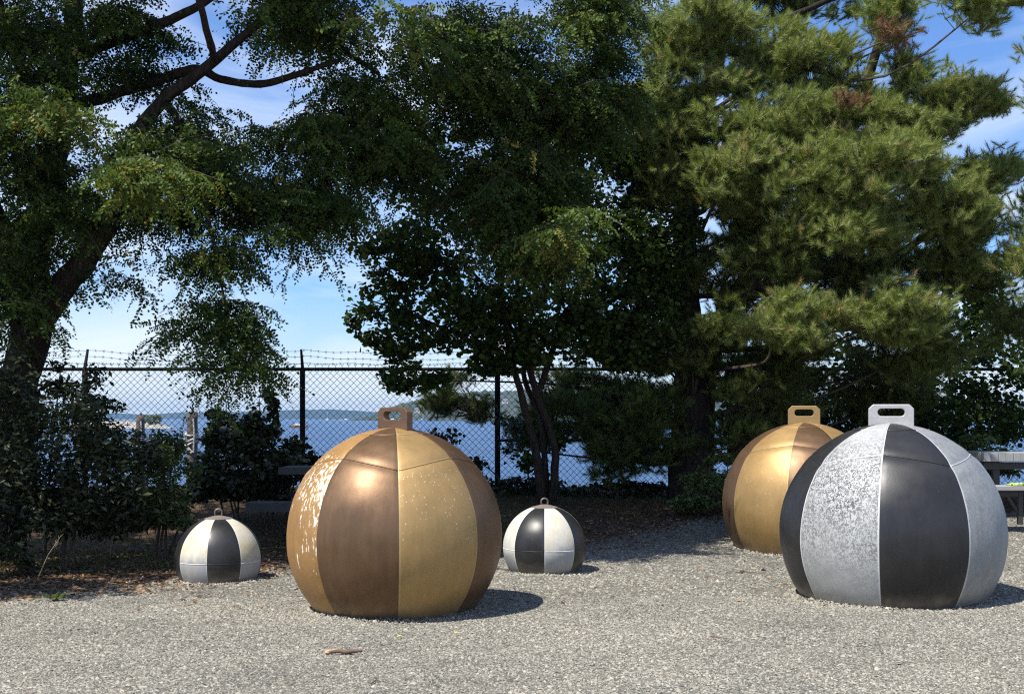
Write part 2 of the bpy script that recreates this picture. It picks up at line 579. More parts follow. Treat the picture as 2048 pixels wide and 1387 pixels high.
# ------------------------------------------------------------------ foliage tools
def frames(d, up):
    """orthonormal frames (N,3,3) whose columns are x = d, y, z ~ up"""
    d = d/np.linalg.norm(d, axis=1, keepdims=True)
    z = up-d*np.sum(up*d, 1, keepdims=True)
    z = z/(np.linalg.norm(z, axis=1, keepdims=True)+1e-9)
    y = np.cross(z, d)
    return np.stack([d, y, z], 2)


class Leaves:
    def __init__(s):
        s.V, s.T, s.c, s.n = [], [], [], 0

    def add(s, tv, tt, pos, fr, sc, tint):
        N, k = len(pos), len(tv)
        V = np.einsum('nij,kj->nki', fr, tv)*np.asarray(sc).reshape(-1, 1, 1)+pos[:, None, :]
        T = tt[None]+(np.arange(N)*k)[:, None, None]+s.n
        s.V.append(V.reshape(-1, 3)); s.T.append(T.reshape(-1, 3)); s.c.append(np.repeat(tint, k))
        s.n += N*k

    def build(s, name, mat, parent):
        V, T, c = np.concatenate(s.V), np.concatenate(s.T), np.concatenate(s.c)
        return link(name, np_mesh(name, V, T, False, tint=c), mat, parent, 'stuff')


def t_compound(pairs=7, L=.26, ll=.046, lw=.027, seed=1):
    """pinnate leaf: a thin stalk with uneven pairs of folded leaflets, drooping along its length"""
    r = np.random.RandomState(seed)
    V, T = [], []
    bend = r.uniform(-.25, .25)

    def pt(s):
        return np.array([s*L, bend*L*s*s, -.2*L*s*s*r.uniform(.9, 1.1)])
    for i in range(3):
        a, b = pt(i/3), pt((i+1)/3)
        k = len(V)
        V += [a+[0, .0015, 0], a-[0, .0015, 0], b]
        T += [(k, k+1, k+2)]
    for i in range(pairs+1):
        s = .2+.8*i/pairs
        c = pt(s)
        for side in ((-1, 1) if i < pairs else (0,)):
            if r.uniform() < .12: continue
            dr = np.array([.35, side*.92, -.15]) if side else np.array([1, 0, -.3])
            dr = dr+r.normal(size=3)*.24
            dr = dr/np.linalg.norm(dr)
            w = (np.array([.9, -side*.35, 0]) if side else np.array([0, 1, 0]))+r.normal(size=3)*.5
            w = w-dr*np.dot(w, dr)
            w = w/np.linalg.norm(w)
            l = ll*(1-.25*abs(s-.6))*r.uniform(.75, 1.2)
            k = len(V)
            V += [c, c+dr*l*.5+w*lw*.5-np.array([0, 0, .003]), c+dr*l, c+dr*l*.5-w*lw*.5-np.array([0, 0, .003])]
            T += [(k, k+1, k+2), (k, k+2, k+3)]
    return np.array(V, float), np.array(T)


def t_round(l=.085, w=.08):
    V = np.array([[0, 0, 0], [.25, .42, .06], [.7, .45, .05], [1, 0, -.05], [.7, -.45, .05], [.25, -.42, .06], [.5, 0, 0]])*[l, w, l]
    T = np.array([(6, 0, 1), (6, 1, 2), (6, 2, 3), (6, 3, 4), (6, 4, 5), (6, 5, 0)])
    return V, T


def t_oval(l=.09, w=.038):
    V = np.array([[0, 0, 0], [.5, .5, .1], [1, 0, -.06], [.5, -.5, .1]])*[l, w, l]
    return V, np.array([(0, 1, 2), (0, 2, 3)])


def t_shoot(n=50, L=.13, nl=.092, w=.0066, seed=1):
    """pine shoot: needles angled forward round an axis"""
    r = np.random.RandomState(seed)
    V, T = [], []
    for i in range(n):
        s = (i+.5)/n
        a = i*2.399
        th = math.radians(66-46*s+r.uniform(-12, 12))
        ax = np.array([s*L, 0, 0])
        rd = np.array([0, math.cos(a), math.sin(a)])
        d = np.array([math.cos(th), 0, 0])+rd*math.sin(th)
        tn = np.cross(d, rd); tn = tn/np.linalg.norm(tn)
        l = nl*r.uniform(.8, 1.15)
        k = len(V)
        V += [ax+tn*w/2, ax-tn*w/2, ax+d*l]
        T += [(k, k+1, k+2)]
    return np.array(V), np.array(T)


COMP, COMPB = [t_compound(seed=q) for q in range(6)], [t_compound(4, .34, .12, .08, seed=q) for q in range(2)]
ROUND, OVAL = t_round(), t_oval()
SHOOTS = [t_shoot(seed=k) for k in range(3)]
BIGSHOOT = t_shoot(16, .24, .15, .018, 5)


def blob_points(c, r, n, k, spread=.33):
    """n points in an ellipsoid gathered into k clumps"""
    c, r = np.asarray(c, float), np.asarray(r, float)
    u = R.normal(size=(k, 3)); u /= np.linalg.norm(u, axis=1, keepdims=True)
    cc = u*R.uniform(.15, 1, (k, 1))**(1/2.4)
    p = cc[R.randint(0, k, n)]+R.normal(size=(n, 3))*spread*np.array([1, 1, .8])*.55
    ln = np.linalg.norm(p, axis=1, keepdims=True)
    p = np.where(ln > 1.12, p/ln*1.1*R.uniform(.8, 1, (n, 1)), p)
    return c+p*r


def pxblob(x0, y0, x1, y1, d, dd):
    """ellipsoid over the photo rectangle at distance d, half-depth dd"""
    c = P((x0+x1)/2, (y0+y1)/2, d)
    return (c, (abs(x1-x0)/2/F*d, dd, abs(y1-y0)/2/F*d))


def sprays(L, W, c, r, n, k, tmpl, per=7, ln=(.3, .65), droop=.55, sc=1.0, spread=.33, tint=(0, .9)):
    """hanging twigs with pinnate leaves"""
    c = np.asarray(c, float)+[0, 0, .10]
    r = np.asarray(r, float)-np.minimum([.16, .1, .16], np.asarray(r, float)*.35)
    s = blob_points(c, r, n, k, spread)
    h = R.normal(size=(n, 3)); h[:, 2] = R.uniform(-.7, .35, n)
    h /= np.linalg.norm(h, axis=1, keepdims=True)
    le = R.uniform(*ln, n)
    base = R.uniform(*tint, n)
    P_, D_, U_, C_ = [], [], [], []
    for j in range(per):
        t = (j+.6)/per
        p = s+h*(le*t)[:, None]; p[:, 2] -= droop*le*t*t*.6
        side = np.cross(h, [0, 0, 1.0])*(1 if j % 2 else -1)
        d = h*.5+side*.9+R.normal(size=(n, 3))*.25; d[:, 2] -= .35+droop*.35
        u = R.normal(size=(n, 3))*.6+[0, -.1, .8]
        P_.append(p); D_.append(d); U_.append(u); C_.append(np.clip(base+R.normal(size=n)*.08, 0, .97))
    for q in range(0, n, 1):
        if W is not None and q % 2 == 0:
            pts = [Vector(s[q]+h[q]*le[q]*t-np.array([0, 0, droop*le[q]*t*t*.6])) for t in (0, .5, 1)]
            W.tube(pts, [.005, .004, .002], 3, False)
    p, d, u, cc = map(np.concatenate, (P_, D_, U_, C_))
    yel = R.uniform(size=len(cc)) < .012
    cc[yel] = 1
    for q, tm in enumerate(tmpl):
        m = slice(q, None, len(tmpl))
        L.add(tm[0], tm[1], p[m], frames(d[m], u[m]), R.uniform(.75, 1.2, len(p[m]))*sc, cc[m])


def scatter(L, c, r, n, k, tmpl, sc=1.0, up=.8, spread=.33, tint=(0, .95), down=.25):
    """single leaves, blades facing mostly up and out"""
    p = blob_points(c, r, n, k, spread)
    d = R.normal(size=(n, 3)); d[:, 2] = d[:, 2]*.5-down
    u = R.normal(size=(n, 3))*(1-up*.5)+[0, -.15, up]
    L.add(tmpl[0], tmpl[1], p, frames(d, u), R.uniform(.5, 1.3, n)*sc, np.clip(R.uniform(*tint, n), 0, 1))


def pine_pad(L, c, r, n, tint, out, W=None, origin=None, tmpl=None, sc=1.0):
    """one pad of upswept needle shoots at the end of a bough"""
    c = np.asarray(c, float)
    p = R.normal(size=(n, 3))*.52
    ln = np.linalg.norm(p, axis=1, keepdims=True)
    p = np.where(ln > 1, p/ln, p)*r
    d = p/np.max(r)*.9+np.asarray(out)*.35+[0, 0, .5]+R.normal(size=(n, 3))*.42
    t = tmpl or SHOOTS[R.randint(3)]
    L.add(t[0], t[1], c+p-d/np.linalg.norm(d, axis=1, keepdims=True)*.1, frames(d, R.normal(size=(n, 3))), R.uniform(.75, 1.2, n)*sc, np.clip(tint+R.normal(size=n)*.12, 0, .99))
    if W is not None:
        o = Vector(origin)
        W.tube([o, (o+Vector(c))/2+Vector(R.normal(size=3)*.05), Vector(c)], [.006, .005, .003], 3, False)
        for q in range(0, min(n, 4)):
            W.tube([Vector(c), Vector(c+p[q]*.55+[0, 0, -.02]), Vector(c+p[q])], [.004, .003, .002], 3, False)


def limb(name, pts, rad, parent, mat, n=10, wob=.08, sub=7):
    p, r = spline(pts, rad, sub)
    jit = [v+Vector((mnoise.noise(v*3), mnoise.noise(v*3+Vector((5, 0, 0))), 0))*rr*.35 for v, rr in zip(p, r)]
    return MB().tube(jit, r, n, True, wob).build(name, mat, parent, sm=True)


# ------------------------------------------------------------------ the striped steel floats
def float_ball(name, label, group, cx, D, Rr, ch, az0, mats, seam=True, equator=False, seed=0, dent=.0062):
    """eight painted steel gores; az0 = azimuth (deg, from the line to the camera, + to the right) of one panel joint"""
    X = (cx-1024)/F*D
    root = thing(name, label, 'float', (X, D, 0), 0, group)
    face = math.atan2(-X, -D)               # direction to the camera, as (sin, cos)
    pmax = math.acos(max(-1, -(ch+.06)/Rr))
    def scallop(az):
        ph = ((np.degrees(az-AZ)+(0 if seed % 2 else 45)) % 90)/90
        return math.radians(43)+math.radians(7.5)*(np.abs(ph-.5)*2)**1.3

    def rad(az, po):
        d = np.stack([np.cos(az)*np.sin(po), np.sin(az)*np.sin(po), np.cos(po)], -1)
        n = np.array([mnoise.noise(Vector(q)*2.3+Vector((seed*7.1, 0, 3)))+.45*mnoise.noise(Vector(q)*6+Vector((seed, 9, 0))) for q in d.reshape(-1, 3)]).reshape(d.shape[:-1])
        r = 1+dent*n
        g = lambda x, w: np.exp(-(x/w)**2)
        if seam:
            r = r-.003*g(po-math.radians(19.5), .03)
            sc = scallop(az)
            r = r+.004*g(po-sc-.09, .06)-.004*g(po-sc, .03)+.003*g(po-sc+.08, .05)
        if equator:
            r = r-.002*g(po-math.radians(91), .03)
        k = np.abs(((np.degrees(az-AZ)+22.5) % 45)-22.5)/22.5        # 0 at a panel joint
        r = r-.0032*g(k, .035)
        return r[..., None]*d*Rr
    AZ = math.pi/2-face+math.radians(az0)     # increasing azimuth runs anticlockwise = to the right seen from the camera
    for i in range(8):
        a0 = AZ+i*math.pi/4
        mid = math.degrees((a0+math.pi/8)-(math.pi/2-face))
        mid = (mid+180) % 360-180
        seen = abs(mid) < 115
        nu, nv = (26, 150) if seen else (10, 30)
        u, v = np.meshgrid(np.linspace(0, 1, nu+1), np.linspace(0, 1, nv+1))
        V = rad(a0+u*math.pi/4, np.maximum(v*pmax, 1e-3)).reshape(-1, 3)
        ii = np.arange((nu+1)*(nv+1)).reshape(nv+1, nu+1)
        Q = np.stack([ii[:-1, :-1].ravel(), ii[1:, :-1].ravel(), ii[1:, 1:].ravel(), ii[:-1, 1:].ravel()], 1)
        uv = np.stack([u.ravel(), (v*pmax/math.pi).ravel()], 1)
        o = link('painted_panel', np_mesh('painted_panel', V, Q, True, uv=uv), mats[i], root)
        o.location = (0, 0, ch)
        if seen:
            paths = []
            ts = np.linspace(.01, .99, 22)
            az = a0+ts*math.pi/4
            if seam:
                paths = [(np.full(22, math.radians(19.5)), .0066), (scallop(az), .0062)]
            if equator:
                paths = [(np.full(22, math.radians(91)), .0032)]
            for po, br in paths:
                pp = rad(az, po)
                bead = MB().tube([Vector(q)*(1+.0005*mnoise.noise(Vector(q)*30)) for q in pp], br, 6).build('weld_bead', mats[i], o, sm=True)
    return root, X


def lug(root, z, w, h, th, rz, mat):
    """lifting plate with clipped corners and a rounded slot, on a small doubler plate"""
    bm = bmesh.new()
    c = .22*h
    out = [(-w/2, -.03), (w/2, -.03), (w/2, h-c), (w/2-c, h), (-w/2+c, h), (-w/2, h-c)]
    sw, sh, cy = w*.30, h*.19, h*.60
    hole = []
    for k in range(9):
        a = -math.pi/2+math.pi*k/8
        hole.append((sw-sh+sh*math.cos(a), cy+sh*math.sin(a)))
    for k in range(9):
        a = math.pi/2+math.pi*k/8
        hole.append((-sw+sh+sh*math.cos(a), cy+sh*math.sin(a)))
    vo = [bm.verts.new((x, -th/2, y)) for x, y in out]
    vh = [bm.verts.new((x, -th/2, y)) for x, y in hole]
    eo = [bm.edges.new((vo[i], vo[(i+1) % len(vo)])) for i in range(len(vo))]
    eh = [bm.edges.new((vh[i], vh[(i+1) % len(vh)])) for i in range(len(vh))]
    bmesh.ops.triangle_fill(bm, edges=eo+eh, use_beauty=True)
    r = bmesh.ops.extrude_face_region(bm, geom=bm.faces[:])
    bmesh.ops.translate(bm, vec=(0, th, 0), verts=[g for g in r['geom'] if isinstance(g, bmesh.types.BMVert)])
    bmesh.ops.recalc_face_normals(bm, faces=bm.faces[:])
    me = bpy.data.meshes.new('lifting_lug')
    bm.to_mesh(me); bm.free()
    o = link('lifting_lug', me, mat, root)
    o.location = (0, 0, z); o.rotation_euler = (0, 0, rz)
    m = o.modifiers.new('bevel', 'BEVEL'); m.width = .006; m.segments = 2; m.limit_method = 'ANGLE'
    return o


def ring_top(root, z, Rr, mat, ring):
    a = .33*Rr
    d = MB()
    d.tube([(0, 0, -.08*Rr), (0, 0, -.047*Rr), (0, 0, -.038*Rr), (0, 0, .02*Rr)], [a, a, a*.95, a*.25], 28)
    d.build('top_cap', mat, root).location = (0, 0, z)
    pts = [(-.028, 0, -.02), (-.031, 0, .018)]+[(-.034*math.cos(t), 0, .034+.034*math.sin(t)) for t in np.linspace(0, math.pi, 9)]+[(.031, 0, .018), (.028, 0, -.02)]
    r = MB().tube(pts, .0095, 8).build('lifting_ring', ring, root, sm=True)
    r.location = (0, 0, z); r.rotation_euler = (0, 0, .15)


G2 = 'painted steel floats on the gravel'
# panels counted from the joint at az0 to the right (towards +x as the camera sees it)
def order(first, second):
    return [first, second]*4


m1 = order(M_GOLD, M_BRONZE); m1[6] = M_GOLDFLAKE       # joint at 2 deg: gold to the right of it, bronze to the left, flaking gold further left
r1, x1b = float_ball('striped_float', 'large gold and bronze striped ball with white flaking paint, in front of the fence', G2, 790, 9.95, .852, .572, 2, m1, seed=1)
lug(r1, .572+.852*.995, .37, .168, .062, -.80, M_BRONZESTEEL)
m2 = order(M_BLACK, M_SILVER); m2[7] = M_SILVERSCUFF
r2, x2b = float_ball('striped_float', 'large black and silver striped ball with scuffed paint and a silver lug', G2, 1782, 10.6, .925, .53, -5.5, m2, seed=2)
lug(r2, .53+.925*.993, .37, .170, .05, -.20, M_SILVERSTEEL)
m3 = order(M_BRONZE, M_GOLD)
r3, x3b = float_ball('striped_float', 'gold and bronze striped ball half hidden behind the black and silver one', G2, 1608, 14.35, .925, .525, -11, m3, seed=4)
lug(r3, .525+.925*.993, .36, .20, .05, -.16, M_GOLDSTEEL)
m4 = order(M_BLACK, M_CREAM)
r4, x4b = float_ball('striped_float', 'small black and cream ball at the edge of the tree shade near the bushes', G2, 437, 11.74, .40, .18, -15, m4, seam=False, equator=True, seed=3, dent=.003)
ring_top(r4, .18+.40, .40, M_RUST, M_RING)
m5 = order(M_WHITEZINC, M_BLACK)
r5, x5b = float_ball('striped_float', 'small black and white ball with a top ring between the large balls', G2, 1089, 12.37, .41, .23, 0, m5, seam=False, equator=True, seed=6, dent=.003)
ring_top(r5, .23+.41, .41, M_RUST, M_RING)

# ------------------------------------------------------------------ chain link fence
fence = thing('chain_link_fence', 'tall chain link fence, coloured black for canopy shade, topped with barbed wire in front of the water', 'fence', (0, 18.5, .4))
fo = fence.location


def fd(px):                       # distance of the fence along the view axis at photo column px
    return 18.25+.0006*(px-170)


def fpt(px, py):
    return P(px, py, fd(px))-fo


posts = [-265, 170, 605, 995, 1395, 1800, 2210]
for i, px in enumerate(posts):
    top = fpt(px, 738)
    bot = Vector((top.x, top.y, -.25))
    po = MB().tube([bot, top+Vector((0, 0, .02))], .042, 10).build('post', M_GALV, fence, sm=True)
    if i < 4:
        lean = -5 if i == 2 else 0
        a = fpt(px+lean*1.1, 698)
        MB().tube([top, top+Vector((0, 0, .03)), a+Vector((0, .12, 0))], [.04, .026, .018], 8).build('barbed_wire_arm', M_GALV, po)
    else:
        MB().tube([top, fpt(px, 698)+Vector((0, .12, 0))], [.03, .018], 8).build('barbed_wire_arm', M_GALV, po)
for i in range(len(posts)-1):
    MB().tube([fpt(posts[i], 738), fpt(posts[i+1], 738)], .026, 8, False).build('top_rail', M_GALV, fence, sm=True)
for i in range(3, len(posts)-1):
    MB().tube([fpt(posts[i], 880), fpt(posts[i+1], 880 if i == 3 else 868)], .022, 8, False).build('brace_rail', M_GALV, fence, sm=True)
zt, zb = fpt(600, 738).z, -.05
L0, L1 = fpt(posts[0], 738), fpt(posts[-1], 738)
u = (L1-L0); ux = u.length; u = u.normalized()
wire, pitch, H = MB(), .098, zt-zb
off = Vector((0, -.03, 0))
for k in range(int(ux/pitch)+int(H/pitch)+2):
    for s in (1, -1):
        x0, x1_ = (k*pitch-H, k*pitch) if s > 0 else (k*pitch, k*pitch-H)
        a, b_ = 0.0, 1.0
        lo, hi = min(x0, x1_), max(x0, x1_)
        if hi < 0 or lo > ux: continue
        t0, t1 = 0.0, 1.0
        dx = x1_-x0
        for bound in (0, ux):
            tt = (bound-x0)/dx
            if 0 < tt < 1:
                inside0 = 0 <= x0 <= ux
                if inside0: t1 = min(t1, tt)
                else: t0 = max(t0, tt)
        p = L0+u*(x0+dx*t0); q = L0+u*(x0+dx*t1)
        p.z, q.z = zb+H*t0, zb+H*t1
        wire.tube([p+off*(1 if s > 0 else .8), q+off*(1 if s > 0 else .8)], .0038, 3, False)
for k in range(int(ux/pitch)):      # twisted ends that stick up over the rail
    p = L0+u*(k*pitch+.02); p.z = zt
    for s in (-1, 1):
        wire.tube([p+off, p+off+Vector((0, 0, .045)), p+off+Vector((s*.026, 0, .085))], .0036, 3, False)
wire.build('chain_link_mesh', M_WIRE, fence, 'stuff')
for hgt in (700, 712, 726):
    bw = MB()
    for i in range(len(posts)-1):
        n = 26
        prev = None
        for k in range(n+1):
            t = k/n
            sag = (9 if i % 2 else 6)*math.sin(math.pi*t)*(1 if hgt != 726 else .3)*(1 if hgt != 712 else 1.2)+1.2*math.sin(t*23+i+hgt)
            p = fpt(posts[i]*(1-t)+posts[i+1]*t, hgt+sag)+Vector((0, .10*(738-hgt)/40, 0))
            if prev is not None: bw.tube([prev, p], .0034, 3, False)
            if k < n:
                bw.tube([p+Vector((-.012, 0, -.026)), p+Vector((.010, 0, .020))], .0026, 3)
                bw.tube([p+Vector((.014, .01, -.022)), p+Vector((-.012, -.01, .017))], .0026, 3)
            prev = p
    bw.build('barbed_wire', M_WIRE, fence)

# ------------------------------------------------------------------ left locust tree
T1 = thing('locust_tree', 'big dark leaning locust tree at left with hanging leafy sprays and crooked limbs', 'tree', (-5.6, 13.4, 0))
o1 = T1.location


def W1(x, y, d):
    return P(x, y, d)-o1


limb('trunk', [(0, 0, -.2), W1(20, 900, 13.4), W1(45, 740, 13.4), W1(105, 600, 13.3), W1(185, 500, 13.2), W1(245, 395, 13.1), W1(270, 280, 13.0), W1(330, 200, 12.9), W1(430, 120, 12.8), W1(560, 10, 12.7), W1(700, -110, 12.6)],
     [.34, .26, .20, .155, .12, .10, .08, .066, .052, .038, .025], T1, M_BARK, 12)
limb('limb', [W1(45, 740, 13.4), W1(70, 520, 13.6), W1(110, 300, 13.8), W1(140, 120, 13.8), W1(150, -120, 13.8), W1(170, -420, 13.6)], [.20, .15, .125, .11, .095, .06], T1, M_BARK)
limb('limb', [W1(138, 120, 13.8), W1(220, 85, 13.4), W1(300, 55, 13.0), W1(400, 10, 12.6), W1(520, -80, 12.2)], [.068, .06, .052, .042, .025], T1, M_BARK)
limb('limb', [W1(150, 210, 13.7), W1(240, 185, 13.5), W1(330, 155, 13.3), W1(395, 138, 13.2), W1(440, 158, 13.1), W1(520, 168, 13.0), W1(590, 150, 12.9), W1(680, 120, 12.8)], [.07, .06, .052, .048, .044, .04, .034, .02], T1, M_BARK, 8)
limb('limb', [W1(60, 640, 13.4), W1(-40, 380, 13.2), W1(-160, 60, 12.8), W1(-380, -300, 11.6), W1(-500, -500, 10.4)], [.2, .17, .13, .09, .05], T1, M_BARK)
limb('limb', [W1(110, 300, 13.8), W1(40, 130, 13.6), W1(-20, -40, 13.4)], [.10, .08, .05], T1, M_BARK, 8)
limb('limb', [W1(560, 20, 12.7), W1(640, 60, 12.9), W1(700, 110, 13.2), W1(760, 150, 13.6)], [.05, .04, .03, .015], T1, M_BARK, 7)
limb('limb', [W1(330, 200, 12.9), W1(390, 300, 12.9), W1(420, 450, 12.9), W1(445, 580, 12.9), W1(470, 690, 12.9)], [.045, .03, .02, .013, .006], T1, M_BARK, 6)
limb('limb', [W1(430, 120, 12.8), W1(420, 80, 12.0), W1(360, -150, 10.8), W1(300, -420, 9.8)], [.04, .035, .03, .02], T1, M_BARK, 8)
L, TW = Leaves(), MB()
vis = [  # photo rectangle, distance, half depth, twigs, clumps
    (-60, 130, 170, 420, 13.2, 1.0, 120, 10), (20, 290, 250, 490, 13.6, .9, 105, 12), (-60, 420, 80, 720, 13.0, .8, 120, 10),
    (190, 320, 410, 480, 13.3, .8, 80, 8), (330, 180, 640, 480, 13.2, .9, 175, 18), (140, 20, 380, 200, 13.6, .8, 50, 9),
    (-60, -40, 200, 120, 13.4, .9, 60, 8), (330, 460, 510, 570, 12.9, .4, 40, 8), (345, 560, 540, 720, 12.9, .30, 60, 12),
    (400, 660, 545, 800, 12.9, .2, 28, 7), (340, 650, 420, 700, 12.9, .2, 8, 3), (560, 330, 630, 530, 12.9, .3, 26, 5), (195, 520, 265, 590, 13.2, .2, 9, 3),
    (480, -30, 760, 120, 13.0, .9, 80, 10), (560, 120, 860, 430, 13.6, 1.1, 190, 20), (760, -40, 1100, 260, 13.6, 1.2, 190, 20),
    (850, 230, 1180, 480, 14.0, 1.0, 150, 14), (1060, -60, 1300, 180, 14.2, 1.0, 90, 9), (280, 150, 470, 330, 13.4, .8, 45, 8), (0, 0, 140, 200, 12.6, .5, 70, 8), (60, 380, 170, 480, 12.7, .2, 20, 5), (230, 240, 330, 350, 12.4, .25, 26, 5), (180, -10, 330, 90, 13.0, .4, 40, 7), (1000, 120, 1300, 300, 14.4, .9, 130, 14), (600, 380, 740, 440, 13.2, .4, 30, 6), (960, 420, 1190, 560, 14.2, .7, 70, 9),
]
for x0, y0, x1_, y1, d, dd, n, k in vis:
    c, r = pxblob(x0, y0, x1_, y1, d, dd)
    sprays(L, TW, c-o1, r, int(n*(1.95 if x0 > 450 else 1.2)), int(k*1.5), COMP, tint=(.1, .8))
for x0, y0, x1_, y1, d, n in [(20, 150, 160, 280, 11.6, 36), (225, 310, 375, 430, 11.6, 42), (1080, 370, 1190, 560, 12.6, 22), (760, 20, 860, 90, 11.6, 16), (1170, 0, 1240, 60, 13.4, 10)]:
    c, r = pxblob(x0, y0, x1_, y1, d, .3)
    sprays(L, TW, c-o1, r, n, 3, COMP, tint=(.6, .95), droop=.5)  # sunlit clumps: paler leaf tints put the sun into the colour
# the crown above the frame, which shades everything below it
up = [((-8.2, 10.0, 6.6), (2.4, 2.0, 1.1), 185), ((-6.8, 12.0, 7.4), (2.0, 1.6, 1.1), 165), ((-7.3, 8.8, 6.2), (1.0, .7, .5), 70), ((-3.8, 12.6, 7.6), (2.2, 1.7, 1.2), 260), ((-1.6, 13.6, 8.0), (1.8, 1.6, 1.2), 260),
      ((-2.3, 11.7, 6.9), (1.0, .8, .5), 190), ((-9.5, 13.0, 8.0), (3.0, 2.6, 1.8), 300), ((-5.5, 14.2, 9.2), (3.0, 2.4, 1.7), 340), ((-2.4, 15.0, 9.4), (2.4, 2.2, 1.6), 300), ((-9.0, 8.6, 5.9), (1.6, 1.2, .8), 130)]
for c, r, n in up:
    sprays(L, None, np.array(c)-np.array(o1), r, int(n*.5), 22, COMPB, tint=(.1, .9), sc=1.15, per=6)
L.build('crown', M_LOCUST, T1)
TW.build('twig_mass', M_TWIG, T1, 'stuff')

# ------------------------------------------------------------------ round leaved multi-stem tree in the middle
T2 = thing('multi_stem_tree', 'round leaved small tree with several thin stems beside the fence in the middle', 'tree', tuple(P(1085, 972, 17.0)))
o2 = T2.location
W2 = lambda x, y, d: P(x, y, d)-o2
for pts, rad in [([(0, 0, -.2), W2(1070, 900, 17), W2(1045, 800, 16.9), W2(1025, 720, 16.8), W2(1010, 640, 16.7), W2(1000, 480, 16.6)], [.07, .058, .05, .042, .035, .02]),
                 ([(.12, 0, -.2), W2(1110, 900, 17), W2(1075, 790, 17), W2(1050, 700, 17), W2(1035, 560, 17), W2(1060, 400, 17)], [.065, .054, .046, .038, .03, .015]),
                 ([(.05, .1, -.2), W2(1085, 860, 17.1), W2(1050, 760, 17.1), W2(1040, 690, 17.2), W2(960, 560, 17), W2(860, 480, 16.8)], [.052, .042, .036, .03, .022, .01]),
                 ([W2(1075, 790, 17), W2(1110, 690, 17.2), W2(1170, 560, 17.2), W2(1210, 430, 17.2)], [.05, .04, .03, .015]),
                 ([W2(1060, 735, 16.9), W2(960, 690, 16.6), W2(850, 640, 16.4), W2(740, 600, 16.3)], [.035, .03, .02, .008])]:
    limb('stem', pts, rad, T2, M_BARK, 8)
L, TW = Leaves(), MB()
for x0, y0, x1_, y1, d, dd, n, k in [(690, 540, 820, 680, 16.4, .4, 380, 14), (700, 470, 860, 560, 16.4, .5, 420, 12), (760, 380, 1000, 560, 16.7, .9, 1500, 26), (780, 540, 1000, 700, 16.7, .9, 1500, 26),
                                     (760, 690, 900, 790, 16.5, .4, 520, 12), (960, 340, 1220, 560, 16.9, 1.0, 1900, 30), (960, 540, 1220, 700, 17.0, 1.0, 1400, 24), (1150, 420, 1340, 640, 17.1, .9, 1700, 24),
                                     (1160, 620, 1330, 730, 17.1, .8, 900, 16), (850, 240, 1120, 420, 17.2, 1.0, 1300, 22), (1100, 250, 1330, 440, 17.4, .9, 1300, 20), (930, 690, 1010, 760, 16.8, .3, 130, 6), (690, 200, 900, 400, 17.4, .7, 600, 14), (1020, 640, 1200, 735, 17.0, .6, 500, 14), (1180, 660, 1350, 745, 17.2, .6, 800, 16), (720, 640, 860, 720, 16.4, .35, 360, 10), (1180, 180, 1380, 380, 17.0, .6, 1100, 18), (1240, 340, 1400, 560, 16.9, .4, 900, 16), (1260, 520, 1380, 740, 16.9, .4, 800, 14), (960, 160, 1220, 320, 17.2, .7, 1000, 16), (1120, 560, 1300, 700, 17.0, .6, 700, 14), (930, 660, 1130, 745, 16.5, .3, 700, 14), (1030, 820, 1130, 950, 17.4, .3, 300, 8)]:
    c, r = pxblob(x0, y0, x1_, y1, d, dd)
    scatter(L, c-o2, r, int(n*2.3), int(k*1.6), ROUND, tint=(.1, .95), sc=.86)
L.build('crown', M_ROUND, T2)

# ------------------------------------------------------------------ pine
T3 = thing('pine_tree', 'tall pine with sunlit needle boughs and a thick dark forked trunk at right', 'tree', tuple(P(1385, 965, 17.6)))
o3 = T3.location
W3 = lambda x, y, d: P(x, y, d)-o3
limb('trunk', [(0, 0, -.3), W3(1385, 900, 17.6), W3(1387, 760, 17.6), W3(1375, 640, 17.6), W3(1365, 480, 17.6), W3(1400, 280, 17.6), W3(1440, 60, 17.5), W3(1470, -200, 17.4), W3(1480, -480, 17.3)], [.36, .30, .29, .20, .17, .15, .12, .09, .04], T3, M_PINEBARK, 14)
limb('limb', [W3(1395, 770, 17.6), W3(1425, 690, 17.6), W3(1470, 600, 17.6), W3(1560, 470, 17.5), W3(1660, 330, 17.3), W3(1730, 180, 17.2), W3(1790, -40, 17.0)], [.20, .17, .15, .12, .09, .07, .05], T3, M_PINEBARK, 10)
limb('limb', [W3(1470, 600, 17.6), W3(1600, 560, 17.3), W3(1760, 520, 17.0), W3(1930, 430, 16.7)], [.09, .075, .06, .02], T3, M_PINEBARK, 8)
limb('limb', [W3(1375, 660, 17.6), W3(1300, 560, 17.8), W3(1250, 400, 18.0)], [.10, .08, .03], T3, M_PINEBARK, 8)
limb('limb', [W3(1440, 60, 17.5), W3(1560, 40, 17), W3(1680, -10, 16.6)], [.07, .05, .03], T3, M_PINEBARK, 8)
limb('limb', [W3(1400, 850, 17.6), W3(1520, 800, 17.8), W3(1640, 770, 18), W3(1760, 740, 18)], [.04, .032, .022, .01], T3, M_PINEBARK, 7)
limb('limb', [W3(1370, 850, 17.6), W3(1250, 800, 18.0), W3(1130, 770, 18.2), W3(900, 760, 18.6)], [.035, .028, .02, .008], T3, M_PINEBARK, 7)
limb('limb', [W3(1420, 700, 17.6), W3(1560, 690, 17.2), W3(1700, 640, 16.6), W3(1850, 610, 16.3)], [.05, .04, .03, .012], T3, M_PINEBARK, 7)
L, LD, TW = Leaves(), Leaves(), MB()


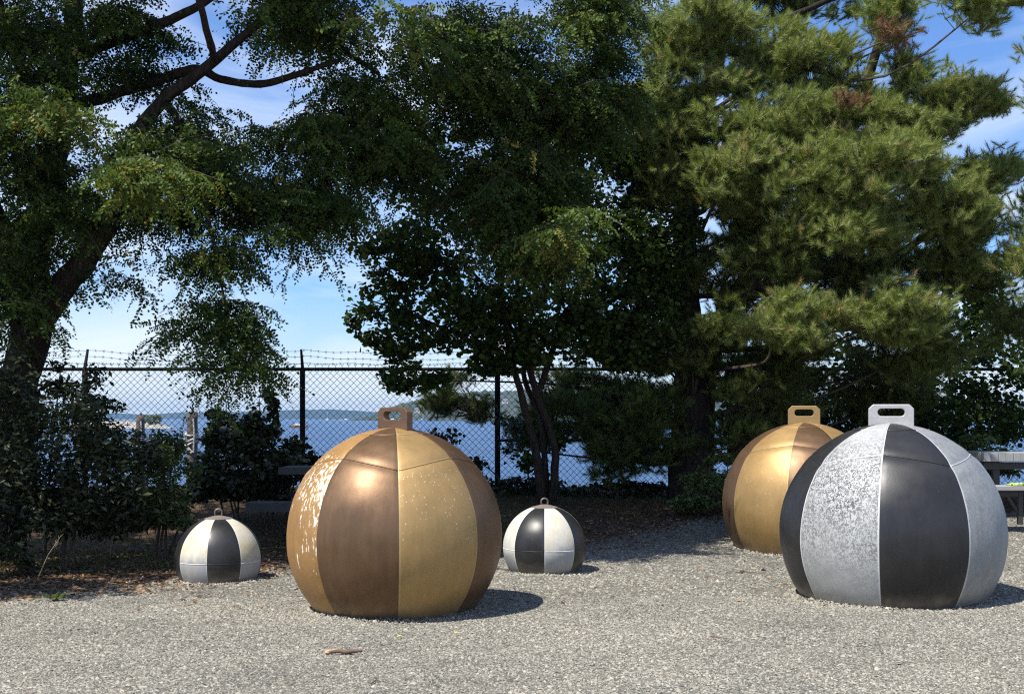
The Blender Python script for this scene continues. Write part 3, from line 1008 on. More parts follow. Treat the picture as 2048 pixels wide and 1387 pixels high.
def boughs(rects, Lv, k=4.2):
    for x0, y0, x1_, y1, d, dd, n, tint in rects:
        c, r = pxblob(x0, y0, x1_, y1, d, dd)
        c = c-o3
        hub = np.array(c)+[-.25*r[0]*np.sign(c[0]), .35*dd, -.6*r[2]]
        tz = np.clip(hub[2]-.3-.15*abs(hub[0]), .5, 9)
        st_ = np.array([.03*tz, 0, tz])
        m1_, m2_ = st_*.65+hub*.35+R.normal(size=3)*.12+[0, 0, -.12], st_*.3+hub*.7+R.normal(size=3)*.12+[0, 0, -.1]
        pp, rr = spline([st_, m1_, m2_, hub], [.036, .026, .018, .010], 4)
        TW.tube(pp, rr, 5, False)
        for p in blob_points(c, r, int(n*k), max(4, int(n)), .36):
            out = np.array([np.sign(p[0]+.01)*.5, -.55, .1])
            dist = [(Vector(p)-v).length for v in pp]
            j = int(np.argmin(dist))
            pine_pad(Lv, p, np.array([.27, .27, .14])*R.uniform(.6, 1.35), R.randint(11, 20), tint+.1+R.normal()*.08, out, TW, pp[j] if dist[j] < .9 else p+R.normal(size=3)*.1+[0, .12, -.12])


boughs([(1290, -20, 1480, 130, 16.4, .6, 18, .62), (1250, 110, 1480, 290, 16.5, .7, 26, .58), (1440, 30, 1640, 200, 16.6, .6, 15, .6), (1560, 60, 1740, 190, 16.6, .6, 14, .6),
        (1470, 170, 1700, 300, 16.2, .6, 22, .6), (1400, 280, 1600, 420, 16.0, .7, 22, .62), (1580, 270, 1850, 430, 15.9, .8, 36, .64), (1560, 400, 1800, 510, 16.0, .7, 24, .58),
        (1780, 330, 1990, 490, 16.2, .6, 26, .58), (1700, 200, 1900, 300, 16.4, .6, 18, .6), (1840, 150, 2010, 240, 16.3, .4, 12, .6), (1900, 300, 2040, 390, 16.4, .4, 10, .6),
        (1820, 480, 2000, 600, 16.8, .7, 18, .45), (1460, 480, 1600, 600, 16.4, .6, 14, .5), (1480, 590, 1660, 690, 15.9, .5, 17, .66), (1640, 560, 1890, 680, 15.8, .5, 26, .66), (1780, 100, 1850, 200, 16.6, .3, 5, .55),
        (1760, -20, 1830, 110, 16.5, .3, 8, .55), (1690, 600, 1960, 760, 17.2, .6, 18, .35), (1600, 480, 1860, 600, 17.4, .7, 14, .3), (1500, -60, 1740, 60, 17.4, .6, 14, .25),
        (1880, -40, 2060, 45, 15.4, .4, 7, .5),
        (1300, 280, 1440, 420, 16.6, .5, 12, .5), (1440, 300, 1560, 460, 16.8, .5, 12, .45), (1620, 180, 1760, 300, 16.8, .5, 10, .5), (1860, 420, 2000, 520, 16.4, .4, 8, .55)], L)
# boughs deeper in and lower down, needles tinted dark to stand for shade
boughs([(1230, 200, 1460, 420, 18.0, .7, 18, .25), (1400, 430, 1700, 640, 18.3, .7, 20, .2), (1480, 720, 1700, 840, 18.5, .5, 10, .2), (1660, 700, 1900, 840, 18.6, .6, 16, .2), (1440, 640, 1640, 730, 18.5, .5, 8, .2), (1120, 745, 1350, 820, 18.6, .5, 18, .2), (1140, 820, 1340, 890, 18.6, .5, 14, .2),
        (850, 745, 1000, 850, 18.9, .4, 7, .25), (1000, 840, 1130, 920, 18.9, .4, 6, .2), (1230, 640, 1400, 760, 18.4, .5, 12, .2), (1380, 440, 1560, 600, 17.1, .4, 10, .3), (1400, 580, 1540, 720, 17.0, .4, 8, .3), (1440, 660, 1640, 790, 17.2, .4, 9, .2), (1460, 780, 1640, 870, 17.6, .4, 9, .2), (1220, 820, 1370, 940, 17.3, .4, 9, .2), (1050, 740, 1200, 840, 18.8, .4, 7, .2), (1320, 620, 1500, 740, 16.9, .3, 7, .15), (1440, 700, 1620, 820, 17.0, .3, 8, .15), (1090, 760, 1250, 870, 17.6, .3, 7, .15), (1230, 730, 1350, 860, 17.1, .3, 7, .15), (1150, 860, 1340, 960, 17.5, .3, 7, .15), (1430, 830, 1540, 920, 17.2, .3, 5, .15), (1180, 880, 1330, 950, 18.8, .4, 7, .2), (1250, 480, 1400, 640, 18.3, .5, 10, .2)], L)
# crown above the frame
for q in range(40):
    p = np.array([R.uniform(-.3, 3.5), R.uniform(-.4, 2.2), 0]); p[2] = R.uniform(7.6, 11.0)-.3*abs(p[0]-1.5)
    pine_pad(L, p, np.array([.7, .7, .35]), 22, .5, (0, -.3, .2), None, None, BIGSHOOT, 1.1)
boughs([(1772, 25, 1810, 85, 15.9, .1, .8, .3), (1680, 190, 1720, 210, 15.5, .1, .5, .3)], LD)
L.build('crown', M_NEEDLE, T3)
LD.build('dead_needle_spray', M_DEADNEEDLE, T3)
TW.build('twig_mass', M_TWIG, T3, 'stuff')

# second pine at the right edge
T4 = thing('pine_tree', 'bright green pine cut off by the right edge behind the picnic table', 'tree', tuple(P(2290, 980, 17)))
o4 = T4.location
W4 = lambda x, y, d: P(x, y, d)-o4
limb('trunk', [(0, 0, -.3), W4(2280, 700, 17), W4(2290, 200, 17), W4(2280, -250, 17)], [.26, .22, .16, .06], T4, M_PINEBARK)
limb('limb', [W4(2285, 640, 17), W4(2150, 580, 16.4), W4(2040, 540, 16)], [.08, .06, .02], T4, M_PINEBARK, 7)
limb('limb', [W4(2290, 120, 17), W4(2150, 20, 16), W4(2000, 8, 15.4), W4(1910, 20, 15.4)], [.07, .05, .03, .012], T4, M_PINEBARK, 7)
L, TW = Leaves(), MB()
for x0, y0, x1_, y1, d, dd, n, tint in [(2000, 430, 2150, 640, 16.0, .5, 22, .7), (2030, 70, 2140, 190, 16.2, .4, 8, .6), (2080, 200, 2400, 640, 16.8, 1.0, 34, .6), (2080, -200, 2400, 200, 16.8, 1.0, 24, .6), (1960, 600, 2100, 720, 16.8, .5, 12, .4)]:
    c, r = pxblob(x0, y0, x1_, y1, d, dd)
    for p in blob_points(c-o4, r, n, max(3, n//2), .3):
        pine_pad(L, p, np.array([.42, .4, .2])*R.uniform(.8, 1.2), 25, tint+R.normal()*.08, (-.5, -.5, .1), TW, p+[.7, .3, -.3])
L.build('crown', M_NEEDLE, T4)
TW.build('twig_mass', M_TWIG, T4, 'stuff')

# broadleaf tree in the shade at right, behind the fence line
T5 = thing('broadleaf_tree', 'dark broadleaf tree in shade at right behind the silver ball', 'tree', tuple(P(1830, 940, 19.2)))
o5 = T5.location
W5 = lambda x, y, d: P(x, y, d)-o5
limb('trunk', [(0, 0, -.6), W5(1835, 860, 19.2), W5(1870, 700, 19.2), W5(1900, 560, 19.2), W5(1950, 380, 19.2)], [.14, .12, .10, .07, .03], T5, M_BARK, 8)
L = Leaves()
for x0, y0, x1_, y1, d, dd, n, k in [(1860, 640, 2100, 800, 19.3, .9, 1500, 22), (1640, 800, 2080, 900, 19.0, .5, 1700, 26), (1900, 500, 2120, 680, 19.5, .9, 1200, 16), (1440, 840, 1700, 930, 19.0, .4, 900, 20), (1700, 720, 1900, 830, 19.3, .6, 520, 14), (1440, 740, 1720, 870, 19.2, .4, 1300, 22), (1440, 640, 1800, 760, 19.8, .5, 900, 18), (1740, 780, 2100, 900, 19.6, .5, 1300, 20), (1440, 860, 1640, 960, 18.8, .4, 700, 14)]:
    c, r = pxblob(x0, y0, x1_, y1, d, dd)
    scatter(L, c-o5, r, int(n*1.5), k, ROUND, tint=(0, .8), sc=1.0)
L.build('crown', M_ROUND, T5)


# ------------------------------------------------------------------ bushes
def bush(name, label, base, rects, mat, tmpl, sc=1.0, tint=(0, .95), stems=4, group=None):
    t = thing(name, label, 'bush', base, 0, group)
    o = t.location
    L = Leaves()
    for x0, y0, x1_, y1, d, dd, n, k in rects:
        c, r = pxblob(x0, y0, x1_, y1, d, dd)
        scatter(L, c-o, r, int(n*2.1), int(k*1.5), tmpl, sc, tint=tint, up=.7)
    s = MB()
    for q in range(stems*2):
        x0, y0, x1_, y1, d, dd, n, k = rects[q % len(rects)]
        c, r = pxblob(x0, y0, x1_, y1, d, dd)
        e = c-o+Vector((R.uniform(-.6, .6)*r[0], R.uniform(-.5, .5)*dd, R.uniform(0, .8)*r[2]))
        b0 = Vector((e.x*.5+R.uniform(-.2, .2), R.uniform(-.2, .2), -.1))
        s.tube([b0, (b0+e)/2+Vector((R.uniform(-.1, .1), 0, .1)), e], [.016, .012, .005], 5, False)
    L.build('foliage', mat, t)
    s.build('stem', M_TWIG, t, 'stuff')
    return t


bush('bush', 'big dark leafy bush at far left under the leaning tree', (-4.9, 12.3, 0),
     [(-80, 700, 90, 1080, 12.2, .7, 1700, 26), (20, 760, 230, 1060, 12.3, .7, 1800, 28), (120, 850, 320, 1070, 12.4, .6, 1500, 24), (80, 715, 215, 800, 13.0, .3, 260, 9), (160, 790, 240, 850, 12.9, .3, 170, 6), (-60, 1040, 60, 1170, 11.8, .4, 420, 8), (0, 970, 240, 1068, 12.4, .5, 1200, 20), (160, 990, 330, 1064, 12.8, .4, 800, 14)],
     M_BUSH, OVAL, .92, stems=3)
bush('bush', 'feathery mid green bush just behind the small cream striped ball', (-3.7, 13.2, 0),
     [(240, 880, 400, 1040, 13.2, .5, 1500, 22), (290, 860, 370, 920, 13.2, .3, 260, 8), (270, 1000, 390, 1065, 13.0, .3, 300, 8)], M_BUSHLIT, OVAL, .8, (0, .55), 3)
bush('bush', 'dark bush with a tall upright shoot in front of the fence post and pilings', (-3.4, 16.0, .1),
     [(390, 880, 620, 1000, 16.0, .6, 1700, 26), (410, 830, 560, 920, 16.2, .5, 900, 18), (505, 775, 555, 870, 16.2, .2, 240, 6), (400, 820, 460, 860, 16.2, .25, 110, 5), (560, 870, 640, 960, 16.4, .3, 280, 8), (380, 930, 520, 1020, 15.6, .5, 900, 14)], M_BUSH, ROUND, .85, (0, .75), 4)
bush('bush', 'sunlit yellow green bramble bush at the foot of the pine trunk', tuple(P(1410, 1020, 16.6)),
     [(1345, 940, 1470, 1020, 16.4, .35, 820, 16), (1400, 900, 1480, 960, 16.7, .3, 280, 8), (1340, 985, 1400, 1025, 16.2, .25, 200, 6)], M_BUSHLIT, OVAL, .8, (.1, 1), 3)
bush('bush', 'bright green shrub behind the picnic table at the right edge', tuple(P(1960, 985, 17.4)),
     [(1905, 870, 2010, 940, 17.3, .3, 520, 10), (1930, 930, 2040, 985, 17.3, .3, 420, 8), (1880, 880, 1930, 960, 17.4, .3, 200, 6)], M_BUSHLIT, OVAL, .95, (.2, .9), 3)
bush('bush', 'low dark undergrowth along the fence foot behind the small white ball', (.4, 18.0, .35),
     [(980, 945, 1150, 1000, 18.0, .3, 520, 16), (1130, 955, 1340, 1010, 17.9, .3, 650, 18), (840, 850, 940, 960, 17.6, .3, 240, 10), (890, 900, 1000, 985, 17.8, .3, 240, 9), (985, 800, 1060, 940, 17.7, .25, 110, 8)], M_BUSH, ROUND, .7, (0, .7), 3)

# ------------------------------------------------------------------ grass, litter, gravel
def sprinkle(n, xr, yr, keep):
    x, y = R.uniform(*xr, n), R.uniform(*yr, n)
    m = keep(x, y)
    x, y = x[m], y[m]
    return np.stack([x, y, ground_z(x, y)], 1)


blade = (np.array([[0, -.004, 0], [0, .004, 0], [.02, 0, .07], [.06, 0, .12]]), np.array([(0, 1, 2), (2, 1, 3)]))
p = sprinkle(42000, (-6.5, 7.5), (12, 19.4), lambda x, y: (y > gravel_edge(x)+1.1+.5*np.sin(x*2.3)) & (np.abs(x) < .45*y) & (R.uniform(size=len(x)) < .75))
L = Leaves()
d = R.normal(size=(len(p), 3)); d[:, 2] = 0
L.add(blade[0], blade[1], p-[0, 0, .005], frames(d, np.tile([0, 0, 1.0], (len(p), 1))+R.normal(size=(len(p), 3))*.2), R.uniform(.25, .75, len(p)), np.clip(R.beta(1.5, 2.2, len(p))*1.15, 0, 1))
L.build('grass', M_GRASS, None)

chip = (np.array([[-.5, 0, 0], [0, .28, .10], [.5, 0, .02], [0, -.28, .06]])*[.055, .055, .055], np.array([(0, 1, 2), (0, 2, 3)]))
pb = sprinkle(900, (-4.5, 6), (6.6, 15), lambda x, y: np.abs(x) < .45*y)
p = sprinkle(90000, (-6.5, 7.5), (9.8, 18.8), lambda x, y: (np.abs(x) < .45*y) & (R.uniform(size=len(x)) < np.clip(1-(np.abs(y-gravel_edge(x)-np.where(x < -1.4, 1.3, .8))-np.where(x < -1.4, 1.4, .7))/1.0, .02, 1)*np.where(x < -1.4, 1, .45)))
L = Leaves()
d = R.normal(size=(len(p), 3)); d[:, 2] *= .15
L.add(chip[0], chip[1], p+[0, 0, .008], frames(d, np.tile([0, 0, 1.0], (len(p), 1))+R.normal(size=(len(p), 3))*.35), R.uniform(.4, 1.3, len(p)), np.clip(R.beta(1.6, 2, len(p)), 0, 1))
d = R.normal(size=(len(pb), 3)); d[:, 2] *= .15
L.add(chip[0]*[1, .35, 1], chip[1], pb+[0, 0, .010], frames(d, np.tile([0, 0, 1.0], (len(pb), 1))+R.normal(size=(len(pb), 3))*.3), R.uniform(.2, .75, len(pb)), R.uniform(.2, 1, len(pb)))
L.build('leaf_litter', M_LITTER, None)

OCT_V = np.array([[1, 0, 0], [-1, 0, 0], [0, 1, 0], [0, -1, 0], [0, 0, .8], [0, 0, -.8]], float)
OCT_T = np.array([(0, 2, 4), (2, 1, 4), (1, 3, 4), (3, 0, 4), (2, 0, 5), (1, 2, 5), (3, 1, 5), (0, 3, 5)])[:4]     # the buried half is left open


def patch(x, y):
    """broad uneven tone of the gravel: raked, dusty and washed areas"""
    return np.array([.16*mnoise.noise(Vector((a*.55, b*.9, 3)))+.12*mnoise.noise(Vector((a*1.7, b*2.6, 8)))-.03 for a, b in zip(x, y)])


def stones(n, yr, size):
    y = np.sqrt(R.uniform(yr[0]**2, yr[1]**2, n))
    x = R.uniform(-.44, .44, n)*y
    m = y < gravel_edge(x)+.5*R.normal(size=n)
    x, y = x[m], y[m]
    k = len(x)
    th = R.uniform(0, 2*np.pi, k)
    s = size*np.exp(R.normal(size=k)*.33)
    V = OCT_V[None]*np.stack([np.ones(k), R.uniform(.55, .95, k), R.uniform(.45, .8, k)], 1)[:, None, :]*s[:, None, None]
    V = V+R.normal(size=V.shape)*(s*.16)[:, None, None]
    c, sn = np.cos(th)[:, None], np.sin(th)[:, None]
    V = np.stack([V[..., 0]*c-V[..., 1]*sn, V[..., 0]*sn+V[..., 1]*c, V[..., 2]], -1)
    V = V+np.stack([x, y, ground_z(x, y)], 1)[:, None, :]
    T = OCT_T[None]+(np.arange(k)*6)[:, None, None]
    return V.reshape(-1, 3), T.reshape(-1, 3), np.repeat(np.clip(R.beta(2.2, 2.0, k)+patch(x, y), 0, .99), 6)


A, B = stones(150000, (6.5, 10.5), .0076), stones(90000, (10.5, 16.5), .0105)


def heap(n):
    """gravel banked up where each float sits in it"""
    V, T, c = [], [], []
    k0 = 0
    for (bx, by, rr, hh) in ((x1b, 9.95, math.sqrt(.852**2-.572**2), 1), (x2b, 10.6, math.sqrt(.925**2-.53**2), 1), (x3b, 14.35, math.sqrt(.925**2-.525**2), 1), (x4b, 11.74, math.sqrt(.4**2-.18**2), .6), (x5b, 12.37, math.sqrt(.41**2-.23**2), .6)):
        m = int(n*rr)
        a = R.uniform(0, 2*np.pi, m)
        t = R.uniform(0, 1, m)**1.5
        wob = .5+.5*np.sin(a*3+bx)*np.sin(a*5.3+1)
        rad_ = rr-.015+t*.13
        z = .034*hh*(1-t)*(.35+.65*wob)*R.uniform(.2, 1, m)
        s = .0095*np.exp(R.normal(size=m)*.35)
        P0 = np.stack([bx+rad_*np.cos(a), by+rad_*np.sin(a), z], 1)
        P0[:, 2] += ground_z(P0[:, 0], P0[:, 1])
        W = OCT_V[None]*s[:, None, None]*R.uniform(.6, 1.1, (m, 1, 3))+R.normal(size=(m, 6, 3))*(s*.18)[:, None, None]+P0[:, None, :]
        V.append(W.reshape(-1, 3)); T.append((OCT_T[None]+(np.arange(m)*6)[:, None, None]).reshape(-1, 3)+k0); c.append(np.repeat(np.clip(R.beta(2.2, 2.0, m), 0, 1), 6))
        k0 += m*6
    return np.concatenate(V), np.concatenate(T), np.concatenate(c)


H_ = heap(5200)
tag(link('gravel', np_mesh('gravel', H_[0], H_[1], False, tint=H_[2]), M_STONE), kind='stuff')
tag(link('gravel', np_mesh('gravel', np.concatenate([A[0], B[0]]), np.concatenate([A[1], B[1]+len(A[0])]), False, tint=np.concatenate([A[2], B[2]])), M_STONE), kind='stuff')

# ------------------------------------------------------------------ picnic tables
def planks(t, n, w, l, th, z, mat, along='x', gap=.006, c=(0, 0), name='plank'):
    first = None
    for i in range(n):
        q = (i-(n-1)/2)*(w+gap)
        loc = (c[0], c[1]+q, z) if along == 'x' else (c[0]+q, c[1], z)
        if first is None:
            first = MB().box((0, 0, 0), (l, w, th) if along == 'x' else (w, l, th)).build(name, mat, t, bevel=.006)
            o = first
        else:
            o = first.copy(); COL.objects.link(o); o.parent = t
        o.location = loc


lt = P(745, 940, 15.2)
tl = thing('picnic_table', 'grey picnic table with bench in deep shade behind the front gold ball', 'picnic table', (lt.x, 15.2, float(ground_z(lt.x, 15.2))))
g = tl.location.z
zt1 = 1.5-(933-836)/F*14.9-g
planks(tl, 5, .145, 2.15, .045, zt1-.03, M_TABLE_SHADED)
MB().box((0, -.365, zt1-.045), (2.15, .02, .085)).build('apron', M_TABLE_SHADED, tl)
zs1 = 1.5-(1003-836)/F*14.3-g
planks(tl, 2, .14, 2.45, .045, zs1-.03, M_TABLE_SHADED, c=(-.12, -.78), name='seat_plank')
MB().box((-.12, -.935, zs1-.06), (2.45, .02, .10)).build('seat_apron', M_TABLE_SHADED, tl)
planks(tl, 2, .14, 2.45, .045, zs1-.03, M_TABLE_SHADED, c=(-.12, .78), name='seat_plank')
for sx in (-.75, .75):
    MB().box((sx, 0, zt1/2-.08), (.09, .09, zt1-.02)).build('leg', M_LEG, tl)
    MB().box((sx, 0, zs1-.10), (.07, 1.7, .07)).build('cross_beam', M_LEG, tl)

rt_ = P(2060, 905, 16.4)
tr = thing('picnic_table', 'grey plank picnic table cut off by the right edge behind the silver ball', 'picnic table', (rt_.x, 16.4, float(ground_z(rt_.x, 16.4))))
g = tr.location.z
yf = 16.0
ztr = 1.5-(904-836)/F*yf-g
planks(tr, 16, .092, .85, .115, ztr-.06, M_TABLE, along='y', gap=.004)
MB().box((0, -.30, ztr-.175), (1.45, .05, .09)).build('apron', M_LEG, tr)
zsr = 1.5-(969-836)/F*15.5-g
sx0 = (1970-1024)/F*15.4-rt_.x
for q in (0, 1):
    MB().box(((sx0+.0), -1.08+q*.15, zsr-.03), (.98-.06*q, .14, .055)).build('seat_plank', M_TABLE, tr, bevel=.006)
MB().box((sx0, -1.0, zsr-.10), (.9, .05, .07)).build('seat_beam', M_LEG, tr)
for sx in (sx0-.40, sx0+.43):
    MB().box((sx, -1.0, (zsr-.06)/2-.02), (.055, .06, zsr-.02)).build('bench_leg', M_LEG, tr)
MB().tube([(sx0+.40, -1.0, zsr-.33), (sx0+.26, -1.0, zsr-.10)], .022, 6).build('bench_brace', M_LEG, tr)
for sx, sy in ((-.55, -.25), (.1, -.25), (.55, .25), (-.55, .25)):
    MB().box((sx, sy, (ztr-.12)/2-.05), (.08, .08, ztr-.14)).build('leg', M_LEG, tr)
MB().box((.1, -.55, zsr-.17), (.06, 1.0, .06)).build('cross_beam', M_LEG, tr)

# safety vest lying on the bench
vp = P(2046, 972, 15.38)
vt = thing('safety_vest', 'crumpled yellow green high visibility vest on the picnic bench', 'vest', (vp.x, vp.y, g+zsr))


def cloth(nx, ny, w, l, seed, z0=.0, lift=.045):
    xs, ys = np.meshgrid(np.linspace(-.5, .5, nx), np.linspace(-.5, .5, ny))
    z = np.array([mnoise.noise(Vector((a*4, b*4, seed)))+.5*mnoise.noise(Vector((a*9, b*9, seed+3))) for a, b in zip(xs.ravel(), ys.ravel())])
    V = np.stack([xs.ravel()*w, ys.ravel()*l, z0+np.abs(z)*lift+.004], 1)
    i = np.arange(nx*ny).reshape(ny, nx)
    return V, np.stack([i[:-1, :-1].ravel(), i[:-1, 1:].ravel(), i[1:, 1:].ravel(), i[1:, :-1].ravel()], 1)


V, Q = cloth(26, 14, .34, .24, 2, .0, .05)
drop = np.clip(V[:, 0]-.08, 0, 1); V[:, 2] -= drop*1.2
link('cloth', np_mesh('vest_cloth', V, Q, True), M_VEST, vt).modifiers.new('thick', 'SOLIDIFY').thickness = .006
V, Q = cloth(26, 4, .30, .04, 2, .012, .05)
V[:, 2] -= np.clip(V[:, 0]-.08, 0, 1)*1.2
link('reflective_band', np_mesh('vest_band', V+[0, -.09, .0], Q, True), M_TAPE, vt)

# ------------------------------------------------------------------ things on the gravel
sp = P(687, 1308, 0); ds = EYE*F/(1308-HOR)
st = thing('stick', 'short broken stick with a pale splintered end on the gravel in front', 'stick', ((687-1024)/F*ds, ds, .012), .03)
pts, rad = spline([(-.09, 0, .005), (-.03, .006, .008), (.02, -.003, .006), (.075, .004, .010), (.118, .002, .012)], [.011, .010, .014, .012, .009], 5)
MB().tube(pts, rad, 8, True, .12).build('bark', M_STICK, st, sm=True)
e = MB().tube([(-.118, -.004, .003), (-.10, .002, .006), (-.086, 0, .006)], [.008, .014, .0105], 7, True, .3)
e.tube([(-.10, 0, .010), (-.04, .006, .022), (.0, .004, .022)], [.005, .004, .002], 5)
e.build('splintered_end', M_STICKEND, st)


def gp(x, y):
    d = EYE*F/(y-HOR)
    return ((x-1024)/F*d, d, float(ground_z((x-1024)/F*d, d))+.012)


for pts, lab in [([(1470, 1148), (1498, 1146), (1530, 1149)], 'thin dry twig on the gravel left of the silver ball'), ([(1420, 1273), (1440, 1275), (1455, 1277)], 'short bent twig on the gravel below the silver ball'),
                 ([(742, 1371), (752, 1363), (760, 1366)], 'small hooked twig on the gravel at the bottom edge'), ([(1008, 1200), (1020, 1199), (1030, 1202)], 'tiny brown twig right of the front gold ball')]:
    w = [Vector(gp(*q)) for q in pts]
    base = w[0].copy()
    tag(MB().tube([v-base for v in w], [.005, .004, .003], 5).build('twig', M_STICK), lab, 'twig', 'twigs on the gravel').location = base
for (x, y), lab in [((914, 1268), 'small yellow fallen leaf on the gravel right of the broken stick'), ((800, 1277), 'pale curled leaf on the gravel below the front gold ball')]:
    lv = MB(); k = .028
    lv.v = [(-k, 0, 0), (-.2*k, .5*k, .012), (.9*k, .1*k, .004), (.1*k, -.55*k, .010), (0, 0, .002)]
    lv.f = [(0, 4, 1), (1, 4, 2), (2, 4, 3), (3, 4, 0)]
    tag(lv.build('fallen_leaf', M_LEAFYEL), lab, 'leaf', 'leaves fallen on the gravel').location = gp(x, y)
wd = thing('weed', 'small green weed tuft in the gravel at lower left', 'weed', gp(108, 1201))
L = Leaves()
q = R.normal(size=(46, 3))*[.045, .03, 0]
d = R.normal(size=(46, 3)); d[:, 2] = .3
L.add(OVAL[0], OVAL[1], q+[0, 0, .01], frames(d, np.tile([0, 0, 1.0], (46, 1))), R.uniform(.4, .9, 46), R.uniform(.3, .8, 46))
L.build('foliage', M_BUSHLIT, wd)
for (x0, y0, x1_, y1), lab in [((75, 1156, 130, 1068), 'dry pale stalk leaning right at the lower left bush'), ((-2, 1120, 45, 1040), 'dry bent stalk at the left edge by the bush')]:
    b0 = Vector(gp(x0, y0)); dd = b0.y
    e = Vector(((x1_-1024)/F*dd, dd-.1, EYE+(HOR-y1)/F*dd))-b0
    s = thing('dry_stalk', lab, 'stalk', b0, 0, 'dry stalks by the left bush')
    MB().tube([(0, 0, -.02), e*.5+Vector((-.012, 0, .01)), e], [.005, .004, .002], 5).build('stem', M_STALK, s)
    h = MB()
    for k in range(9):
        pz = e*(.72+.03*k)
        h.tube([pz, pz+Vector((R.uniform(-.03, .03), R.uniform(-.02, .02), .03))], [.003, .001], 3)
    h.build('seed_head', M_STALK, s)


# ------------------------------------------------------------------ out on the water
def piling(x, ytop, w, d, lab, rope=True, white=.2, pin=True):
    p = P(x, ytop, d)
    r = w/2/F*d
    t = thing('piling', lab, 'piling', (p.x, d, SEA), 0, 'old wooden pilings beyond the fence')
    h = p.z-SEA
    pts, rad = spline([(0, 0, -1), (0, 0, h*.5), (.01, 0, h-.05), (.01, 0, h)], [r*1.15, r*1.05, r, r*.86], 4)
    MB().tube(pts, rad, 12, True, .05).build('post', M_PILE, t, sm=True)
    MB().tube([(0, 0, h-.02), (0, 0, h+.05)], [r*.9, r*.6], 10, True, .15).build('dropping_crust', M_GUANO, t)
    if pin: MB().tube([(r*.2, 0, h), (r*.2, 0, h+.16)], r*.25, 6).build('iron_pin', M_LEG, t)
    if rope:
        c = MB()
        for k in range(3):
            z = h-.40-.13*k
            c.tube([(r*1.15*math.cos(a), r*1.15*math.sin(a), z+.05*math.sin(a*1+k)+.02*k*math.cos(a)) for a in np.linspace(0, 2*math.pi, 17)], .028, 5, False)
        c.tube([(r*.5, -r*1.0, h-.05), (r*.7, -r*1.15, h-.4), (r*.55, -r*1.15, h-.85)], .024, 5)
        c.tube([(-r*1.3, -r*.8, h-.45), (-r*.9, -r*1.15, h-.7), (r*.3, -r*1.2, h-.86)], .04, 5)
        c.build('rope', M_ROPE, t)


piling(384, 833, 21, 30, 'weathered wooden piling wrapped in pale rope beyond the fence')
piling(280, 838, 17, 34, 'leaning rope tied piling left of the roped one, half behind the bush')
piling(463, 842, 18, 40, 'piling whitened by droppings partly hidden by the dark bush', False)


def jetty():
    t = thing('rock_jetty', 'low pale rock jetty reaching into the water at left', 'jetty', tuple(Vector((P(250, 845, 560).x, 560, SEA))))
    xs = np.linspace(-24, 22, 70)
    V, Q = [], []
    rows = [(-9, -1), (-5, 1.2), (-1.5, 2.9), (2, 3.0), (6, -1)]
    for r_, (y, z) in enumerate(rows):
        for x in xs:
            env = min(1, (22-x)/13.0)
            V.append((x, y+1.2*mnoise.noise(Vector((x*.9, y, 1))), z*max(.1, env)+1.5*mnoise.noise(Vector((x*.8, y*.5, 4))) if z > 0 else z))
    n = len(xs)
    for r_ in range(len(rows)-1):
        for i in range(n-1):
            Q.append((r_*n+i, r_*n+i+1, (r_+1)*n+i+1, (r_+1)*n+i))
    link('rock_mound', np_mesh('rock_mound', np.array(V), np.array(Q), False), M_ROCK, t)
    return t


jt = jetty()
jb = thing('bush', 'rounded green bush standing on the rock jetty', 'bush', tuple(P(305, 845, 560)))
L = Leaves()
scatter(L, (0, 0, 1.6), (4.2, 3, 2.6), 700, 18, ROUND, 9, tint=(.5, 1))
L.build('foliage', M_BUSHLIT, jb)
MB().tube([(0, 0, -2), (0, 0, 1.6)], [.3, .2], 6).build('stem', M_TWIG, jb)


def hull(mb, l, w, h):
    pts = [(-.5, .8), (-.2, 1), (.15, .95), (.38, .6), (.5, .03)]
    b = len(mb.v)
    for x, k in pts:
        for s, z in ((-1, 0), (-1, 1), (1, 1), (1, 0)):
            mb.v.append((x*l, s*w/2*k*(.75 if z == 0 else 1), z*h*(1+.35*max(0, x))))
    for i in range(len(pts)-1):
        for a, c in ((0, 1), (1, 2), (2, 3), (3, 0)):
            mb.f.append((b+i*4+a, b+i*4+c, b+(i+1)*4+c, b+(i+1)*4+a))
    mb.f.append((b, b+3, b+2, b+1))
    e = b+(len(pts)-1)*4
    mb.f.append((e, e+1, e+2, e+3))


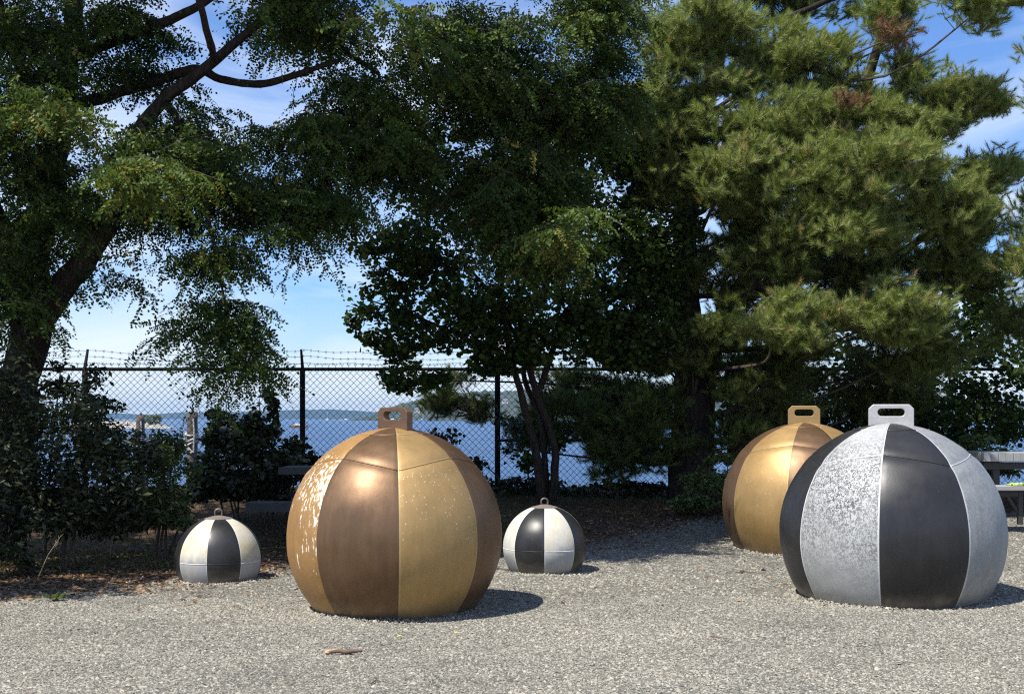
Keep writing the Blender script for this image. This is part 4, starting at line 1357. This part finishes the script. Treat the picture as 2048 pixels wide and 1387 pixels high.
def boat(x, y, l, mast, lab, mat=None, d=None, rz=0.0):
    d = d or (EYE-SEA)*F/(y-HOR)
    t = thing('boat', lab, 'boat', ((x-1024)/F*d, d, SEA), rz, 'small boats out on the water')
    m = MB(); hull(m, l, l*.28, l*.13); m.build('hull', mat or M_WHITE, t)
    m = MB(); m.box((-.05*l, 0, l*.13+l*.05), (l*.34, l*.18, l*.10)); m.build('cabin', M_WHITE, t)
    if mast: MB().tube([(0, 0, l*.1), (0, 0, l*1.15)], l*.014, 6).build('mast', M_WHITE, t)


boat(598, 855, 9, False, 'low orange and white workboat crossing the water left of the gold ball', M_BOATRED)
boat(655, 838.5, 14, True, 'white sailboat far off near the blue shore left of the gold ball', d=2300)
boat(692, 838, 16, False, 'white motor yacht far off, the right one near the blue shore', d=2300)
boat(785, 838.5, 18, False, 'white yacht seen through the slot of the gold ball lug', d=2200)
boat(846, 838, 15, True, 'white sailboat below the wooded hill right of the gold lug', d=2200, rz=.3)

for i, (x, y, s) in enumerate([(862, 815, 15), (893, 806, 13), (925, 818, 16), (958, 800, 14), (982, 812, 15), (835, 824, 13), (1010, 806, 14)]):
    # each house stands on the front slope of the near hill: march along the pixel ray until it meets the slope profile
    d = 2400+350*.42
    for k in range(40):
        d = 2400+350*k/40
        prof = np.interp(x, [760, 775, 800, 840, 880, 940, 1010, 1100], [831, 820, 808, 797, 789, 783, 781, 786])
        top = EYE+(HOR-prof)/F*2750
        z = SEA+(top-SEA)*np.interp((d-2400)/350, [0, .25, .55, 1], [0, .45, .8, 1])
        if z >= EYE+(HOR-y)/F*d: break
    hx = (x-1024)/F*d
    words_ = ['beside the shore trees', 'above the shore', 'low on the slope', 'high on the slope', 'by the fence post', 'nearest the gold lug', 'right of the fence post']
    t = thing('house', 'tiny pale house on the far wooded hill, '+words_[i], 'house', (hx, d-6, z-1), 0, 'houses on the far hill')
    MB().box((0, 0, 3), (s*.8, 9, 7)).build('wall', M_WALL, t)
    rf = MB()
    a, b_ = s*.45, 5.2
    rf.v = [(-a, -b_, 6.6), (a, -b_, 6.6), (a, b_, 6.6), (-a, b_, 6.6), (-a, 0, 9.5), (a, 0, 9.5)]
    rf.f = [(0, 1, 5, 4), (2, 3, 4, 5), (0, 4, 3), (1, 2, 5), (3, 2, 1, 0)]
    rf.build('roof', M_ROOF, t)
    for k in (-.2, .2):
        MB().box((s*k, -4.56, 3.6), (1.8, .1, 1.8)).build('window', M_PANE, t)
